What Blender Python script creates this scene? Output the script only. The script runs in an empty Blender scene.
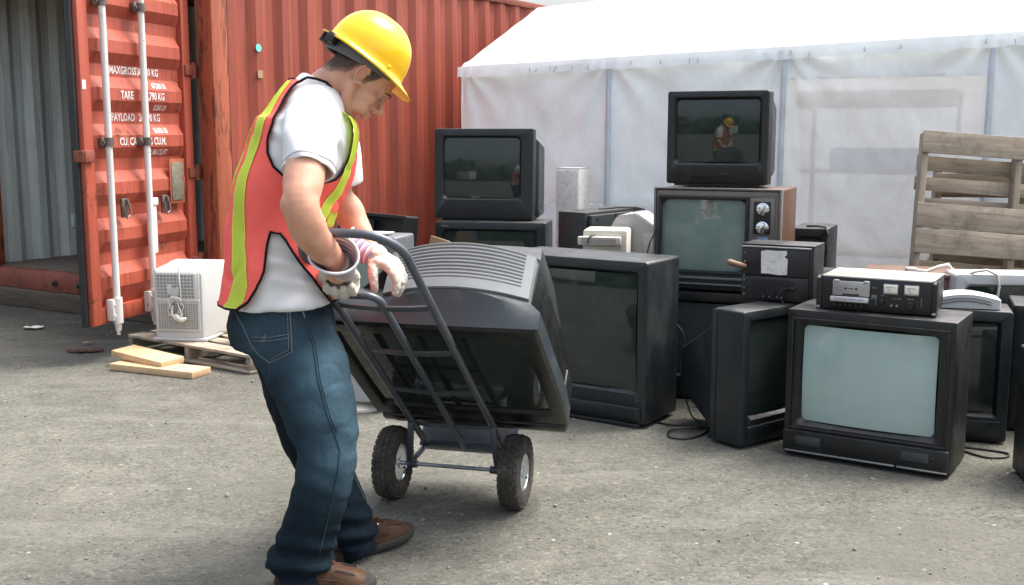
import bpy, bmesh, math, random
from mathutils import Vector, Matrix, Euler, noise
random.seed(7)
V = Vector
R = math.radians
scene = bpy.context.scene
COL = scene.collection

# ------------------------------------------------------------------ camera
FPX, CAM_H = 1100.0, 1.42
PITCH = math.atan(160.5 / 1100.0)
CP, SP = math.cos(PITCH), math.sin(PITCH)
cam_d = bpy.data.cameras.new('camera')
cam = bpy.data.objects.new('camera', cam_d)
COL.objects.link(cam)
cam.location = (0, 0, CAM_H)
cam.rotation_euler = (R(90) - PITCH, 0, 0)
cam_d.sensor_width = 36
cam_d.lens = 36 * FPX / 1024
cam_d.clip_end = 500
scene.camera = cam


def P(u, v, Y):
    """the point at depth Y that the survey of the photograph gives for (u, v)"""
    a = (u - 512) / FPX
    b = (292.5 - v) / FPX
    d = V((a, CP + b * SP, -SP + b * CP))
    return V((0, 0, CAM_H)) + d * (Y / d.y)


# ------------------------------------------------------------------ objects
def link(o, parent=None):
    COL.objects.link(o)
    if parent is not None:
        o.parent = parent
    return o


def tag(o, label=None, cat=None, group=None, kind=None):
    if label: o['label'] = label
    if cat: o['category'] = cat
    if group: o['group'] = group
    if kind: o['kind'] = kind
    return o


def thing(name, label, cat, loc=(0, 0, 0), rz=0.0, group=None, rot=None):
    o = bpy.data.objects.new(name, None)
    o.empty_display_size = 0.1
    link(o)
    o.location = loc
    o.rotation_euler = rot if rot is not None else (0, 0, rz)
    return tag(o, label, cat, group)


def copy_tree(o, parent=None):
    c = o.copy()
    COL.objects.link(c)
    if parent is not None:
        c.parent = parent
    for ch in list(o.children):
        copy_tree(ch, c)
    return c


class MB:
    """collects shapes and links them as one mesh object"""
    def __init__(self):
        self.bm = bmesh.new()

    def box(self, c, s, rot=None, bev=0.0, seg=2):
        r = bmesh.ops.create_cube(self.bm, size=1.0)
        vs = r['verts']
        bmesh.ops.scale(self.bm, vec=s, verts=vs)
        if bev > 0:
            es = list({e for v in vs for e in v.link_edges})
            rr = bmesh.ops.bevel(self.bm, geom=es, offset=bev, segments=seg, affect='EDGES', profile=0.5)
            vs = list({v for f in rr['faces'] for v in f.verts} | {v for v in vs if v.is_valid})
        M = Matrix.Translation(V(c))
        if rot is not None:
            M = M @ (rot if isinstance(rot, Matrix) else Euler(rot).to_matrix()).to_4x4()
        bmesh.ops.transform(self.bm, matrix=M, verts=vs)
        return vs

    def loft(self, rings, cap0=True, cap1=True, closed=True):
        bm = self.bm
        L = [[bm.verts.new(p) for p in r] for r in rings]
        n = len(L[0])
        for a, b in zip(L[:-1], L[1:]):
            for i in range(n if closed else n - 1):
                j = (i + 1) % n
                try: bm.faces.new((a[i], a[j], b[j], b[i]))
                except ValueError: pass
        if cap0: bm.faces.new(L[0][::-1])
        if cap1: bm.faces.new(L[-1])
        return [v for r in L for v in r]

    def tube(self, path, r, n=10, caps=True, closed=False):
        path = [V(p) for p in path]
        rs = r if isinstance(r, (list, tuple)) else [r] * len(path)
        rings = []
        up = None
        N = len(path)
        for i, p in enumerate(path):
            if closed: t = path[(i + 1) % N] - path[i - 1]
            else: t = path[min(i + 1, N - 1)] - path[max(i - 1, 0)]
            if t.length < 1e-9: t = V((0, 0, 1))
            t.normalize()
            if up is None:
                up = t.orthogonal().normalized()
            up = (up - t * up.dot(t))
            if up.length < 1e-6: up = t.orthogonal()
            up.normalize()
            b = t.cross(up)
            rings.append([p + (up * math.cos(k * 2 * math.pi / n) + b * math.sin(k * 2 * math.pi / n)) * rs[i] for k in range(n)])
        if closed:
            rings.append(rings[0]); caps = False
        return self.loft(rings, caps, caps)

    def cyl(self, a, b, r, n=20, r2=None):
        return self.tube([a, b], [r, r if r2 is None else r2], n)

    def blob(self, c, s, rot=None, sub=3):
        r = bmesh.ops.create_icosphere(self.bm, subdivisions=sub, radius=1.0)
        M = Matrix.Translation(V(c))
        if rot is not None: M = M @ (rot if isinstance(rot, Matrix) else Euler(rot).to_matrix()).to_4x4()
        M = M @ Matrix.Diagonal((s[0], s[1], s[2], 1))
        bmesh.ops.transform(self.bm, matrix=M, verts=r['verts'])
        return r['verts']

    def capsule(self, pts, rs, n=20, sub=6):
        """tapered limb through the points, smooth between them, with round ends"""
        pts = [V(p) for p in pts]
        q, rr = [], []
        for i in range(len(pts) - 1):
            p0 = pts[max(i - 1, 0)]; p1 = pts[i]; p2 = pts[i + 1]; p3 = pts[min(i + 2, len(pts) - 1)]
            for k in range(sub):
                t = k / sub
                q.append(0.5 * ((2 * p1) + (p2 - p0) * t + (2 * p0 - 5 * p1 + 4 * p2 - p3) * t * t + (3 * p1 - p0 - 3 * p2 + p3) * t ** 3))
                s = t * t * (3 - 2 * t)
                rr.append(rs[i] * (1 - s) + rs[i + 1] * s)
        q.append(pts[-1]); rr.append(rs[-1])
        d0 = (q[0] - q[1]).normalized(); d1 = (q[-1] - q[-2]).normalized()
        pre, pr, post, po = [], [], [], []
        for k in range(5):
            a = (k + 0.15) / 5 * math.pi / 2
            pre.append(q[0] + d0 * rr[0] * math.cos(a)); pr.append(rr[0] * math.sin(a))
            post.append(q[-1] + d1 * rr[-1] * math.cos(a)); po.append(rr[-1] * math.sin(a))
        self.tube(pre + q + post[::-1], pr + rr + po[::-1], n)

    def build(self, name, mat, parent=None, ang=35, off=None, smooth=True):
        me = bpy.data.meshes.new(name)
        if off is not None:
            bmesh.ops.translate(self.bm, vec=-V(off), verts=self.bm.verts)
        bmesh.ops.recalc_face_normals(self.bm, faces=self.bm.faces)
        self.bm.to_mesh(me); self.bm.free()
        return mesh_obj(name, me, mat, parent, ang, smooth)


def mesh_obj(name, me, mat, parent=None, ang=35, smooth=True):
    for m in (mat if isinstance(mat, (list, tuple)) else [mat]):
        me.materials.append(m)
    me.polygons.foreach_set('use_smooth', [smooth] * len(me.polygons))
    if smooth and ang < 180:
        me.set_sharp_from_angle(angle=R(ang))
    o = bpy.data.objects.new(name, me)
    return link(o, parent)


def organic(mb, voxel=0.01, smooth=4, fac=0.5):
    """fuses overlapping closed shapes into one continuous skin; returns a mesh"""
    me = bpy.data.meshes.new('skin')
    bmesh.ops.recalc_face_normals(mb.bm, faces=mb.bm.faces)
    mb.bm.to_mesh(me); mb.bm.free()
    o = bpy.data.objects.new('skin', me)
    COL.objects.link(o)
    m = o.modifiers.new('r', 'REMESH'); m.mode = 'VOXEL'; m.voxel_size = voxel
    if smooth:
        s = o.modifiers.new('s', 'SMOOTH'); s.iterations = smooth; s.factor = fac
    dg = bpy.context.evaluated_depsgraph_get()
    out = bpy.data.meshes.new_from_object(o.evaluated_get(dg))
    bpy.data.objects.remove(o); bpy.data.meshes.remove(me)
    return out


def shift(me, off):
    me.transform(Matrix.Translation(-V(off)))
    return me


def displace(me, fn):
    """moves every vertex along its normal by fn(position, normal)"""
    ds = [(v.co.copy(), v.normal.copy()) for v in me.vertices]
    for v, (c, n) in zip(me.vertices, ds):
        v.co = c + n * fn(c, n)
    me.update()
    return me


def rrect(x0, x1, z0, z1, r, y, n=5):
    r = max(0.0005, min(r, (x1 - x0) / 2 - 1e-4, (z1 - z0) / 2 - 1e-4))
    out = []
    for cx, cz, a0 in ((x1 - r, z1 - r, 0), (x0 + r, z1 - r, 90), (x0 + r, z0 + r, 180), (x1 - r, z0 + r, 270)):
        for k in range(n + 1):
            a = R(a0 + 90 * k / n)
            out.append(V((cx + r * math.cos(a), y, cz + r * math.sin(a))))
    return out


# ------------------------------------------------------------------ materials
def new_mat(name):
    m = bpy.data.materials.new(name)
    m.use_nodes = True
    nt = m.node_tree
    for n in list(nt.nodes): nt.nodes.remove(n)
    out = nt.nodes.new('ShaderNodeOutputMaterial')
    bs = nt.nodes.new('ShaderNodeBsdfPrincipled')
    nt.links.new(bs.outputs[0], out.inputs[0])
    return m, nt, bs, out


def nd(nt, t, **kw):
    n = nt.nodes.new(t)
    for k, v in kw.items(): setattr(n, k, v)
    return n


def tex_noise(nt, co, scale, detail=5, rough=0.6, dist=0.0):
    n = nd(nt, 'ShaderNodeTexNoise')
    n.inputs['Scale'].default_value = scale
    n.inputs['Detail'].default_value = detail
    n.inputs['Roughness'].default_value = rough
    n.inputs['Distortion'].default_value = dist
    nt.links.new(co, n.inputs['Vector'])
    return n.outputs['Fac']


def ramp(nt, fac, stops):
    n = nd(nt, 'ShaderNodeValToRGB')
    e = n.color_ramp.elements
    while len(e) < len(stops): e.new(0.5)
    for i, (p, c) in enumerate(stops):
        e[i].position = p
        e[i].color = (c, c, c, 1) if isinstance(c, (int, float)) else (c[0], c[1], c[2], 1)
    nt.links.new(fac, n.inputs[0])
    return n.outputs[0]


def mix(nt, fac, a, b, mode='MIX'):
    n = nd(nt, 'ShaderNodeMix', data_type='RGBA', blend_type=mode)
    for sock, v in ((n.inputs[0], fac), (n.inputs[6], a), (n.inputs[7], b)):
        if isinstance(v, (int, float)): sock.default_value = v if sock.type == 'VALUE' else (v, v, v, 1)
        elif isinstance(v, (tuple, list)): sock.default_value = (v[0], v[1], v[2], 1)
        else: nt.links.new(v, sock)
    return n.outputs[2]


def mathn(nt, op, a, b=0.5):
    n = nd(nt, 'ShaderNodeMath', operation=op)
    for i, v in enumerate((a, b)):
        if isinstance(v, (int, float)): n.inputs[i].default_value = v
        else: nt.links.new(v, n.inputs[i])
    return n.outputs[0]


def coords(nt, scale=None, out='Object'):
    tc = nd(nt, 'ShaderNodeTexCoord')
    if scale is None: return tc.outputs[out]
    mp = nd(nt, 'ShaderNodeMapping')
    mp.inputs['Scale'].default_value = scale
    nt.links.new(tc.outputs[out], mp.inputs[0])
    return mp.outputs[0]


def bump(nt, bs, h, strength=0.3, dist=0.01):
    b = nd(nt, 'ShaderNodeBump')
    b.inputs['Strength'].default_value = strength
    b.inputs['Distance'].default_value = dist
    nt.links.new(h, b.inputs['Height'])
    nt.links.new(b.outputs[0], bs.inputs['Normal'])


def surf(name, col, rough=0.5, metal=0.0, var=0.15, scale=6.0, dirt=None, dirt_amt=0.45, dirt_scale=3.0, bmp=0.1, bscale=300, bdist=0.001, stretch=None, spec=0.5, rvar=0.12, dusty=0.0):
    """a worn everyday surface: mottled colour, patches of dirt, uneven gloss and a fine bump"""
    m, nt, bs, out = new_mat(name)
    co = coords(nt, stretch)
    f = tex_noise(nt, co, scale, 6, 0.65)
    lo = [c * (1 - var) for c in col]; hi = [min(1, c * (1 + var)) for c in col]
    c = ramp(nt, f, [(0.3, lo), (0.7, hi)])
    if dirt is not None:
        d = tex_noise(nt, co, dirt_scale, 8, 0.7, 0.4)
        dm = ramp(nt, d, [(0.62 - dirt_amt * 0.3, 0.0), (0.62 + 0.12, 1.0)])
        dm = mathn(nt, 'MULTIPLY', dm, dirt_amt * 1.4)
        c = mix(nt, dm, c, dirt)
    if dusty > 0:
        ge = nd(nt, 'ShaderNodeNewGeometry'); sp_ = nd(nt, 'ShaderNodeSeparateXYZ'); nt.links.new(ge.outputs['Normal'], sp_.inputs[0])
        up = ramp(nt, sp_.outputs[2], [(0.35, 0.0), (0.95, 1.0)])
        dn = ramp(nt, tex_noise(nt, co, 7, 8, 0.72, 0.6), [(0.36, 0.15), (0.66, 1.0)])
        c = mix(nt, mathn(nt, 'MULTIPLY', mathn(nt, 'MULTIPLY', up, dn), dusty), c, (0.20, 0.195, 0.18))
        sc_ = coords(nt, (2.2, 2.2, 9.0))
        s1 = ramp(nt, tex_noise(nt, sc_, 9, 3, 0.5, 2.2), [(0.700, 0.0), (0.725, 1.0)])
        c = mix(nt, mathn(nt, 'MULTIPLY', s1, 0.30), c, (0.11, 0.11, 0.105))
        sm = ramp(nt, tex_noise(nt, coords(nt, (1, 1, .35)), 4.0, 6, 0.6, 1.2), [(0.52, 0.0), (0.72, 0.22)])
        c = mix(nt, sm, c, (0.085, 0.083, 0.078))
    nt.links.new(c, bs.inputs['Base Color'])
    r = ramp(nt, tex_noise(nt, co, scale * 2.3, 5, 0.7), [(0.3, max(0.02, rough - rvar)), (0.7, min(1, rough + rvar))])
    nt.links.new(r, bs.inputs['Roughness'])
    bs.inputs['Metallic'].default_value = metal
    bs.inputs['Specular IOR Level'].default_value = spec
    if bmp > 0:
        bump(nt, bs, tex_noise(nt, co, bscale, 3, 0.6), bmp, bdist)
    return m


def plain(name, col, rough=0.5, metal=0.0, spec=0.5):
    return surf(name, col, rough, metal, var=0.08, scale=20, bmp=0.0, spec=spec, rvar=0.05)


DUST = (0.22, 0.21, 0.19)
M = {}
M['tv_black'] = surf('black_plastic', (0.0055, 0.0065, 0.0068), 0.40, var=0.3, dirt=(0.040, 0.040, 0.038), dirt_amt=0.30, dirt_scale=4, bmp=0.25, bscale=500, dusty=.34)
M['tv_char'] = surf('charcoal_plastic', (0.010, 0.0135, 0.0145), 0.44, var=0.2, dirt=(0.042, 0.045, 0.045), dirt_amt=0.25, dirt_scale=3.5, bmp=0.25, bscale=500, dusty=.30)
M['tv_blue'] = surf('slate_plastic', (0.0095, 0.0140, 0.0165), 0.42, var=0.2, dirt=(0.042, 0.046, 0.048), dirt_amt=0.25, dirt_scale=3, bmp=0.25, bscale=500, dusty=.30)
M['tv_grey'] = surf('grey_plastic', (0.125, 0.14, 0.148), 0.42, var=0.12, dirt=(0.22, 0.21, 0.20), dirt_amt=0.3, dirt_scale=4, bmp=0.2, bscale=500)
M['tv_lip'] = surf('grey_bezel_plastic', (0.038, 0.048, 0.056), 0.40, var=0.08, dirt=(0.12, 0.12, 0.12), dirt_amt=0.25, dirt_scale=5, bmp=0.15, bscale=500)  # on the truck set's lip, sky light is put into this grey
M['tv_vent'] = surf('sky_lit_grey_plastic', (0.185, 0.21, 0.222), 0.42, var=0.1, dirt=(0.25, 0.24, 0.22), dirt_amt=0.3, dirt_scale=5, bmp=0.2, bscale=500)  # top of the truck set: colour made paler to stand for sky light
M['pale_grey'] = surf('pale_grey_plastic', (0.36, 0.37, 0.37), 0.5, var=0.08, dirt=(0.25, 0.23, 0.2), dirt_amt=0.3, bmp=0.1)
M['beige'] = surf('beige_plastic', (0.60, 0.57, 0.49), 0.5, var=0.06, dirt=(0.36, 0.32, 0.25), dirt_amt=0.3, bmp=0.1)
M['white_pl'] = surf('white_plastic', (0.52, 0.53, 0.52), 0.45, var=0.05, dirt=(0.42, 0.39, 0.33), dirt_amt=0.33, dirt_scale=5, bmp=0.1)
M['silver'] = surf('silver_trim', (0.42, 0.42, 0.42), 0.35, 0.8, var=0.1, dirt=(0.2, 0.19, 0.18), dirt_amt=0.3)
M['chrome'] = plain('chrome', (0.75, 0.76, 0.78), 0.15, 1.0)
M['tan_trim'] = surf('grey_brown_trim', (0.17, 0.155, 0.14), 0.45, 0.3, var=0.12, dirt=(0.1, 0.09, 0.08), dirt_amt=0.3)
M['black_matte'] = surf('black_recess', (0.010, 0.010, 0.011), 0.6, var=0.2)
M['cable'] = surf('black_cable', (0.015, 0.015, 0.016), 0.5, bmp=0)
M['cable_white'] = surf('white_cable', (0.62, 0.60, 0.54), 0.5, bmp=0)
M['cord_grey'] = surf('grey_cable', (0.1, 0.1, 0.1), 0.5, bmp=0)


def screen_mat(name, col, rough=0.025, var=0.15, dust=0.15):
    m, nt, bs, out = new_mat(name)
    co = coords(nt)
    f = tex_noise(nt, co, 3.0, 5, 0.6)
    c = ramp(nt, f, [(0.3, [k * (1 - var) for k in col]), (0.7, [k * (1 + var) for k in col])])
    d = ramp(nt, tex_noise(nt, co, 5, 9, 0.75, 0.8), [(0.5, 0.0), (0.8, dust)])
    c = mix(nt, d, c, (0.16, 0.16, 0.15))
    nt.links.new(c, bs.inputs['Base Color'])
    r = ramp(nt, tex_noise(nt, co, 7, 7, 0.7), [(0.4, rough), (0.8, rough + 0.05)])
    nt.links.new(r, bs.inputs['Roughness'])
    bs.inputs['IOR'].default_value = 1.52
    return m


M['scr_dark'] = screen_mat('dark_screen_glass', (0.022, 0.032, 0.028))
M['scr_mid'] = screen_mat('grey_green_screen_glass', (0.055, 0.066, 0.062))
M['scr_pale'] = screen_mat('pale_screen_glass', (0.36, 0.475, 0.45), 0.06, 0.08, 0.2)
M['scr_green'] = screen_mat('green_grey_screen_glass', (0.18, 0.245, 0.215), 0.04, 0.1, 0.25)


def wood_mat(name, c1, c2, axis=0, scale=1.0, rough=0.75, grime=None, amt=0.4):
    m, nt, bs, out = new_mat(name)
    st = [14 * scale] * 3
    st[axis] = 1.2 * scale
    co = coords(nt, st)
    f = tex_noise(nt, co, 2.4, 8, 0.65, 0.8)
    c = ramp(nt, f, [(0.28, c1), (0.5, [(a + b) / 2 for a, b in zip(c1, c2)]), (0.72, c2)])
    if grime is not None:
        g = ramp(nt, tex_noise(nt, coords(nt), 5 * scale, 7, 0.7), [(0.5, 0.0), (0.72, amt)])
        c = mix(nt, g, c, grime)
    oi = nd(nt, 'ShaderNodeObjectInfo')
    sh = ramp(nt, oi.outputs['Random'], [(0.0, 0.82), (1.0, 1.15)])
    c = mix(nt, 1.0, c, sh, 'MULTIPLY')
    nt.links.new(c, bs.inputs['Base Color'])
    bs.inputs['Roughness'].default_value = rough
    bump(nt, bs, f, 0.5, 0.003)
    return m


M['pallet'] = wood_mat('weathered_pallet_wood', (0.23, 0.185, 0.135), (0.46, 0.39, 0.30), 0, 1.0, 0.85, (0.075, 0.062, 0.05), 0.75)
M['pallet_v'] = wood_mat('weathered_stringer_wood', (0.20, 0.165, 0.12), (0.40, 0.34, 0.265), 2, 1.0, 0.85, (0.08, 0.07, 0.06), 0.5)
M['pine'] = wood_mat('fresh_pine', (0.46, 0.30, 0.16), (0.66, 0.47, 0.28), 0, 1.0, 0.65, (0.30, 0.21, 0.13), 0.3)
M['walnut'] = wood_mat('walnut_veneer', (0.055, 0.024, 0.012), (0.12, 0.054, 0.028), 2, 1.2, 0.42)
M['brown_board'] = wood_mat('brown_veneer', (0.12, 0.06, 0.04), (0.20, 0.105, 0.07), 0, 1.0, 0.5, (0.22, 0.2, 0.18), 0.4)
M['beam'] = wood_mat('old_timber_beam', (0.05, 0.038, 0.028), (0.16, 0.12, 0.085), 0, 0.7, 0.9, (0.04, 0.035, 0.03), 0.6)
M['ply'] = wood_mat('plywood', (0.50, 0.36, 0.25), (0.66, 0.52, 0.38), 0, 0.5, 0.8)
M['card'] = surf('brown_cardboard', (0.36, 0.24, 0.14), 0.8, var=0.1)
# ------------------------------------------------------------------ televisions
def screen_part(name, x0, x1, z0, z1, r, y, bulge, mat, parent, rings=10):
    mb = MB()
    cx, cz = (x0 + x1) / 2, (z0 + z1) / 2
    hw, hh = (x1 - x0) / 2, (z1 - z0) / 2
    rad2 = hw * hw + hh * hh
    L = []
    for j in range(31):
        dz = -hh * math.cos(math.pi * j / 30)
        e = max(0, abs(dz) - (hh - r))
        w_ = hw - (r - math.sqrt(max(0, r * r - e * e)))
        L.append([V((cx + w_ * (-1 + 2 * i / 36), y - bulge * (1 - ((w_ * (-1 + 2 * i / 36)) ** 2 + dz * dz) / rad2), cz + dz)) for i in range(37)])
    mb.loft(L, False, False, False)
    return mb.build(name, mat, parent, 180)


def cabinet_part(root, w, h, db, scr, mat, z0=0.0, r=0.02, rear=(), inset=0.03, scr_r=0.03, front_y=0.0, name='cabinet', cham=0.006):
    """bezel with a real opening, then the body going back in steps (depth, width, height, bottom, corner)"""
    mb = MB()
    x0, x1 = -w / 2, w / 2
    z1 = z0 + h
    sx0, sx1, sz0, sz1 = scr
    L = []
    for (y, ww, hh, zb, rr) in reversed(rear):
        L.append(rrect(-ww / 2, ww / 2, zb, zb + hh, rr, y))
    L.append(rrect(x0, x1, z0, z1, r, db))
    L.append(rrect(x0, x1, z0, z1, r, db - 0.003))
    L.append(rrect(x0, x1, z0, z1, r, front_y + cham))
    L.append(rrect(x0 + cham * .3, x1 - cham * .3, z0 + cham * .3, z1 - cham * .3, r, front_y + cham * .3))
    L.append(rrect(x0 + cham, x1 - cham, z0 + cham, z1 - cham, r, front_y))
    e = 0.004
    L.append(rrect(sx0 - e, sx1 + e, sz0 - e, sz1 + e, scr_r, front_y))
    L.append(rrect(sx0, sx1, sz0, sz1, scr_r, front_y + e))
    k = inset * 0.45
    L.append(rrect(sx0 + k, sx1 - k, sz0 + k, sz1 - k, scr_r, front_y + inset))
    mb.loft(L)
    return mb.build(name, mat, root, 40)


def crt(name, label, loc, rz, w, h, db, mar, mat, scr_mat, rear=(), group=None, bulge=0.018, inset=0.03, r=0.02, scr_r=0.03, rot=None, cat='television', z0=0.0, cham=0.006):
    root = thing(name, label, cat, loc, rz, group, rot)
    l, rr, t, b = mar
    scr = (-w / 2 + l, w / 2 - rr, z0 + b, z0 + h - t)
    cabinet_part(root, w, h, db, scr, mat, z0, r, rear, inset, scr_r, cham=cham)
    k = inset * 0.40
    screen_part('screen', scr[0] + k, scr[1] - k, scr[2] + k, scr[3] - k, scr_r, inset * 0.9, bulge, scr_mat, root)
    root['_w'] = w; root['_h'] = h
    del root['_w']; del root['_h']
    return root


def part_box(name, root, boxes, mat, bev=0.003):
    mb = MB()
    for c, s in boxes: mb.box(c, s, bev=min(bev, min(s) * .4))
    return mb.build(name, mat, root)


def each_box(name, root, boxes, mat, bev=0.003):
    for b in boxes: part_box(name, root, [b], mat, bev)


def slots(name, root, x0, x1, z0, z1, y, n, mat, vertical=False, th=0.002, frac=0.5):
    mb = MB()
    for i in range(n):
        if vertical:
            x = x0 + (x1 - x0) * (i + .5) / n
            mb.box((x, y, (z0 + z1) / 2), ((x1 - x0) / n * frac, th, z1 - z0))
        else:
            z = z0 + (z1 - z0) * (i + .5) / n
            mb.box(((x0 + x1) / 2, y, z), (x1 - x0, th, (z1 - z0) / n * frac))
    return mb.build(name, mat, root)


def knob(name, root, c, r, d, mat, n=24):
    mb = MB()
    c = V(c)
    mb.tube([c, c + V((0, -d * .7, 0)), c + V((0, -d, 0))], [r, r * .95, r * .78], n)
    return mb.build(name, mat, root)


# A: large black set at the front with a pale glass and the cassette deck on it
A = crt('television', 'black television with a big pale grey-green screen, carrying the cassette deck', (1.504, 4.563, 0.012), R(-32.3), 0.70, 0.645, 0.335,
        (0.052, 0.058, 0.055, 0.135), M['tv_black'], M['scr_pale'], rear=((0.47, 0.5, 0.42, 0.1, .03), (0.56, 0.30, 0.28, 0.15, .03)), inset=0.038, r=0.006, scr_r=0.022, bulge=0.032)
part_box('base', A, [((0, .15, -.006), (.6, .26, .013))], M['black_matte'])
part_box('screen_surround', A, [((0.0, -.003, .605), (.655, .012, .010)), ((0, -.003, .118), (.655, .012, .010)), ((-.325, -.003, .3615), (.010, .012, .477)), ((.322, -.003, .3615), (.010, .012, .477))], M['tv_black'])
part_box('control_panel', A, [((0.0, -.010, .062), (.694, .022, .092))], M['tv_black'], .005)
each_box('silver_strip', A, [((-.10, -.0235, .018), (.47, .006, .007)), ((.245, -.0235, .018), (.2, .006, .007))], M['silver'], .001)
for sx in (-.235, .215): part_box('speaker_panel', A, [((sx, -.0215, .069), (.11, .003, .038))], M['tv_lip'], .001)
for sx in (-.29, .285): knob('button', A, (sx, -.019, .068), .009, .006, M['tv_char'], 16)

# B: cassette deck
B = thing('cassette_deck', 'black cassette deck with open silver tape door and two level meters', 'cassette deck', (1.545, 4.622, 0.659), R(-29))
M['deck'] = surf('deck_black', (0.012, 0.012, 0.014), 0.38, var=0.2, dirt=(.07, .068, .062), dirt_amt=.3, bmp=.05)
M['deck_top'] = surf('dusty_steel_lid', (0.30, 0.28, 0.24), 0.6, 0.2, var=0.15, dirt=(.42, .39, .33), dirt_amt=.6, dirt_scale=6)
part_box('case', B, [((0, .165, .073), (.455, .31, .138))], M['deck'], .003)
part_box('lid', B, [((0, .165, .1445), (.46, .315, .005))], M['deck_top'], .001)
part_box('front_panel', B, [((0, .002, .075), (.452, .016, .140))], M['deck'], .003)
each_box('foot', B, [((-.18, .05, .002), (.04, .04, .006)), ((.18, .05, .002), (.04, .04, .006)), ((-.18, .28, .002), (.04, .04, .006)), ((.18, .28, .002), (.04, .04, .006))], M['black_matte'])
for sx in (-1, 1):
    part_box('rack_ear', B, [((sx * .237, .002, .075), (.022, .02, .148)), ((sx * .235, .075, .075), (.014, .13, .12))], M['deck'], .003)
    each_box('handle_bracket', B, [((sx * .237, -.012, .140), (.014, .012, .010)), ((sx * .237, -.012, .012), (.014, .012, .010))], M['silver'], .002)
tp = part_box('tape_door', B, [((-.10, -.010, .098), (.155, .014, .062)), ((-.163, -.012, .128), (.022, .02, .012)), ((-.037, -.012, .128), (.022, .02, .012))], M['silver'], .002)
each_box('door_slot', B, [((-.10, -.018, .072), (.07, .004, .006)), ((-.122, -.018, .098), (.008, .004, .008)), ((-.078, -.018, .098), (.008, .004, .008)), ((-.10, -.018, .098), (.022, .003, .003))], M['black_matte'], .0005)
mb = MB(); mb.box((-.10, -.030, .050), (.160, .042, .024), rot=(R(-18), 0, 0), bev=.004); mb.box((-.10, -.048, .059), (.12, .012, .008), rot=(R(-18), 0, 0), bev=.001)
mb.build('lower_flap', M['silver'], B)
part_box('key_row', B, [((-.165 + .022 * i, -.012, .026), (.018, .02, .012)) for i in range(6)], M['tv_black'], .002)
M['meter'] = surf('cream_meter_face', (0.80, 0.78, 0.68), 0.3, var=0.04, bmp=0)
for sx in (.062, .146):
    f = part_box('level_meter', B, [((sx, -.009, .106), (.060, .008, .043))], M['silver'], .002)
    part_box('meter_face', f, [((sx, -.0135, .108), (.054, .003, .033))], M['meter'], .001)
    mb = MB(); mb.tube([(sx - .018 + .006 * k, -.0158, .112 + .004 * math.sin(math.pi * k / 6)) for k in range(7)], .0006, 5); mb.tube([(sx, -.0158, .094), (sx - .014, -.0158, .114)], .0006, 5)
    mb.build('scale_and_needle', M['black_matte'], f)
for (x, z, r) in ((.027, .048, .013), (.142, .040, .018)): knob('dial', B, (x, -.005, z), r, .018, M['tv_black'])
for x in (.068, .090): knob('switch', B, (x, -.005, .038), .005, .014, M['silver'], 12)
each_box('front_marking', B, [((-.006, -.0065, .055), (.022, .003, .044)), ((.186, -.0065, .055), (.003, .003, .045)), ((.03, -.0065, .078), (.016, .003, .004)), ((.08, -.0065, .066), (.02, .003, .004)), ((.1, -.0065, .066), (.012, .003, .006)), ((.142, -.0065, .068), (.028, .003, .005)), ((-.006, -.0065, .107), (.018, .003, .006))], M['tv_grey'], .0005)
part_box('slider', B, [((-.006, -.012, .05), (.012, .016, .026))], M['black_matte'], .002)

# D: dark set seen from its side under the black radio
fl = V((1.027, 4.797, 0)); rz = R(38.3); wD = 0.48
dc = fl + V((math.cos(rz), math.sin(rz), 0)) * wD / 2
D = crt('television', 'slate television turned right with its flank to us, under the black radio cabinet', (dc.x, dc.y, 0.012), rz, wD, 0.62, 0.165, (.045, .045, .045, .12), M['tv_blue'], M['scr_dark'],
        rear=((0.185, .475, .60, .01, .012), (0.187, .44, .50, .04, .012), (0.44, .26, .25, .15, .015), (0.50, .20, .20, .17, .015)), r=.012, cham=.012)
part_box('base', D, [((0, .13, -.003), (.38, .22, .016))], M['tv_black'])
part_box('control_panel', D, [((0, -.004, .062), (.40, .012, .055))], M['tv_blue'])
slots('speaker_grille', D, -.2, -.06, .045, .08, -.011, 6, M['black_matte'])
part_box('rear_shell_seam', D, [((-.2405, .155, .31), (.006, .006, .58))], M['black_matte'], .001)

# C: black radio cabinet with torn paper label
C = thing('radio_cabinet', 'black rack radio with a torn white paper sticker on its front', 'radio', (1.233, 5.079, 0.634), R(-28.6))
M['paper'] = surf('torn_paper', (0.72, 0.71, 0.67), 0.8, var=0.06, dirt=(0.3, 0.29, 0.27), dirt_amt=.45, dirt_scale=40, bmp=0.2, bscale=120, bdist=.002)
part_box('case', C, [((0, .11, .132), (.335, .20, .262))], M['deck'], .006)
part_box('lid', C, [((0, .105, .265), (.338, .205, .008))], M['tv_black'], .003)
part_box('front_panel', C, [((-.01, .003, .186), (.315, .016, .128)), ((-.01, .003, .062), (.315, .016, .112))], M['deck'], .004)
part_box('trim_strip', C, [((-.005, -.004, .256), (.325, .010, .007))], M['silver'], .002)
mb = MB()
pts = [(-.073, .132), (-.076, .236), (-.05, .242), (.0, .240), (.044, .243), (.046, .225), (.034, .214), (.05, .203), (.048, .131), (.01, .128), (-.04, .133)]
mb.loft([[V((x, -.0055, z)) for x, z in pts], [V((x, -.0065, z)) for x, z in pts]])
mb.build('paper_sticker', M['paper'], C)
slots('vent_grille', C, -.115, .085, .035, .105, -.006, 8, M['black_matte'])
each_box('vent_rib', C, [((-.06 + .055 * i, -.008, .07), (.005, .004, .075)) for i in range(3)], M['deck'], .001)
for i, z in enumerate((.225, .185, .120, .098, .060, .03)): knob('terminal', C, (-.152, -.004, z), .005, .008, M['silver'] if i % 2 else M['tv_grey'], 12)
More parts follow.
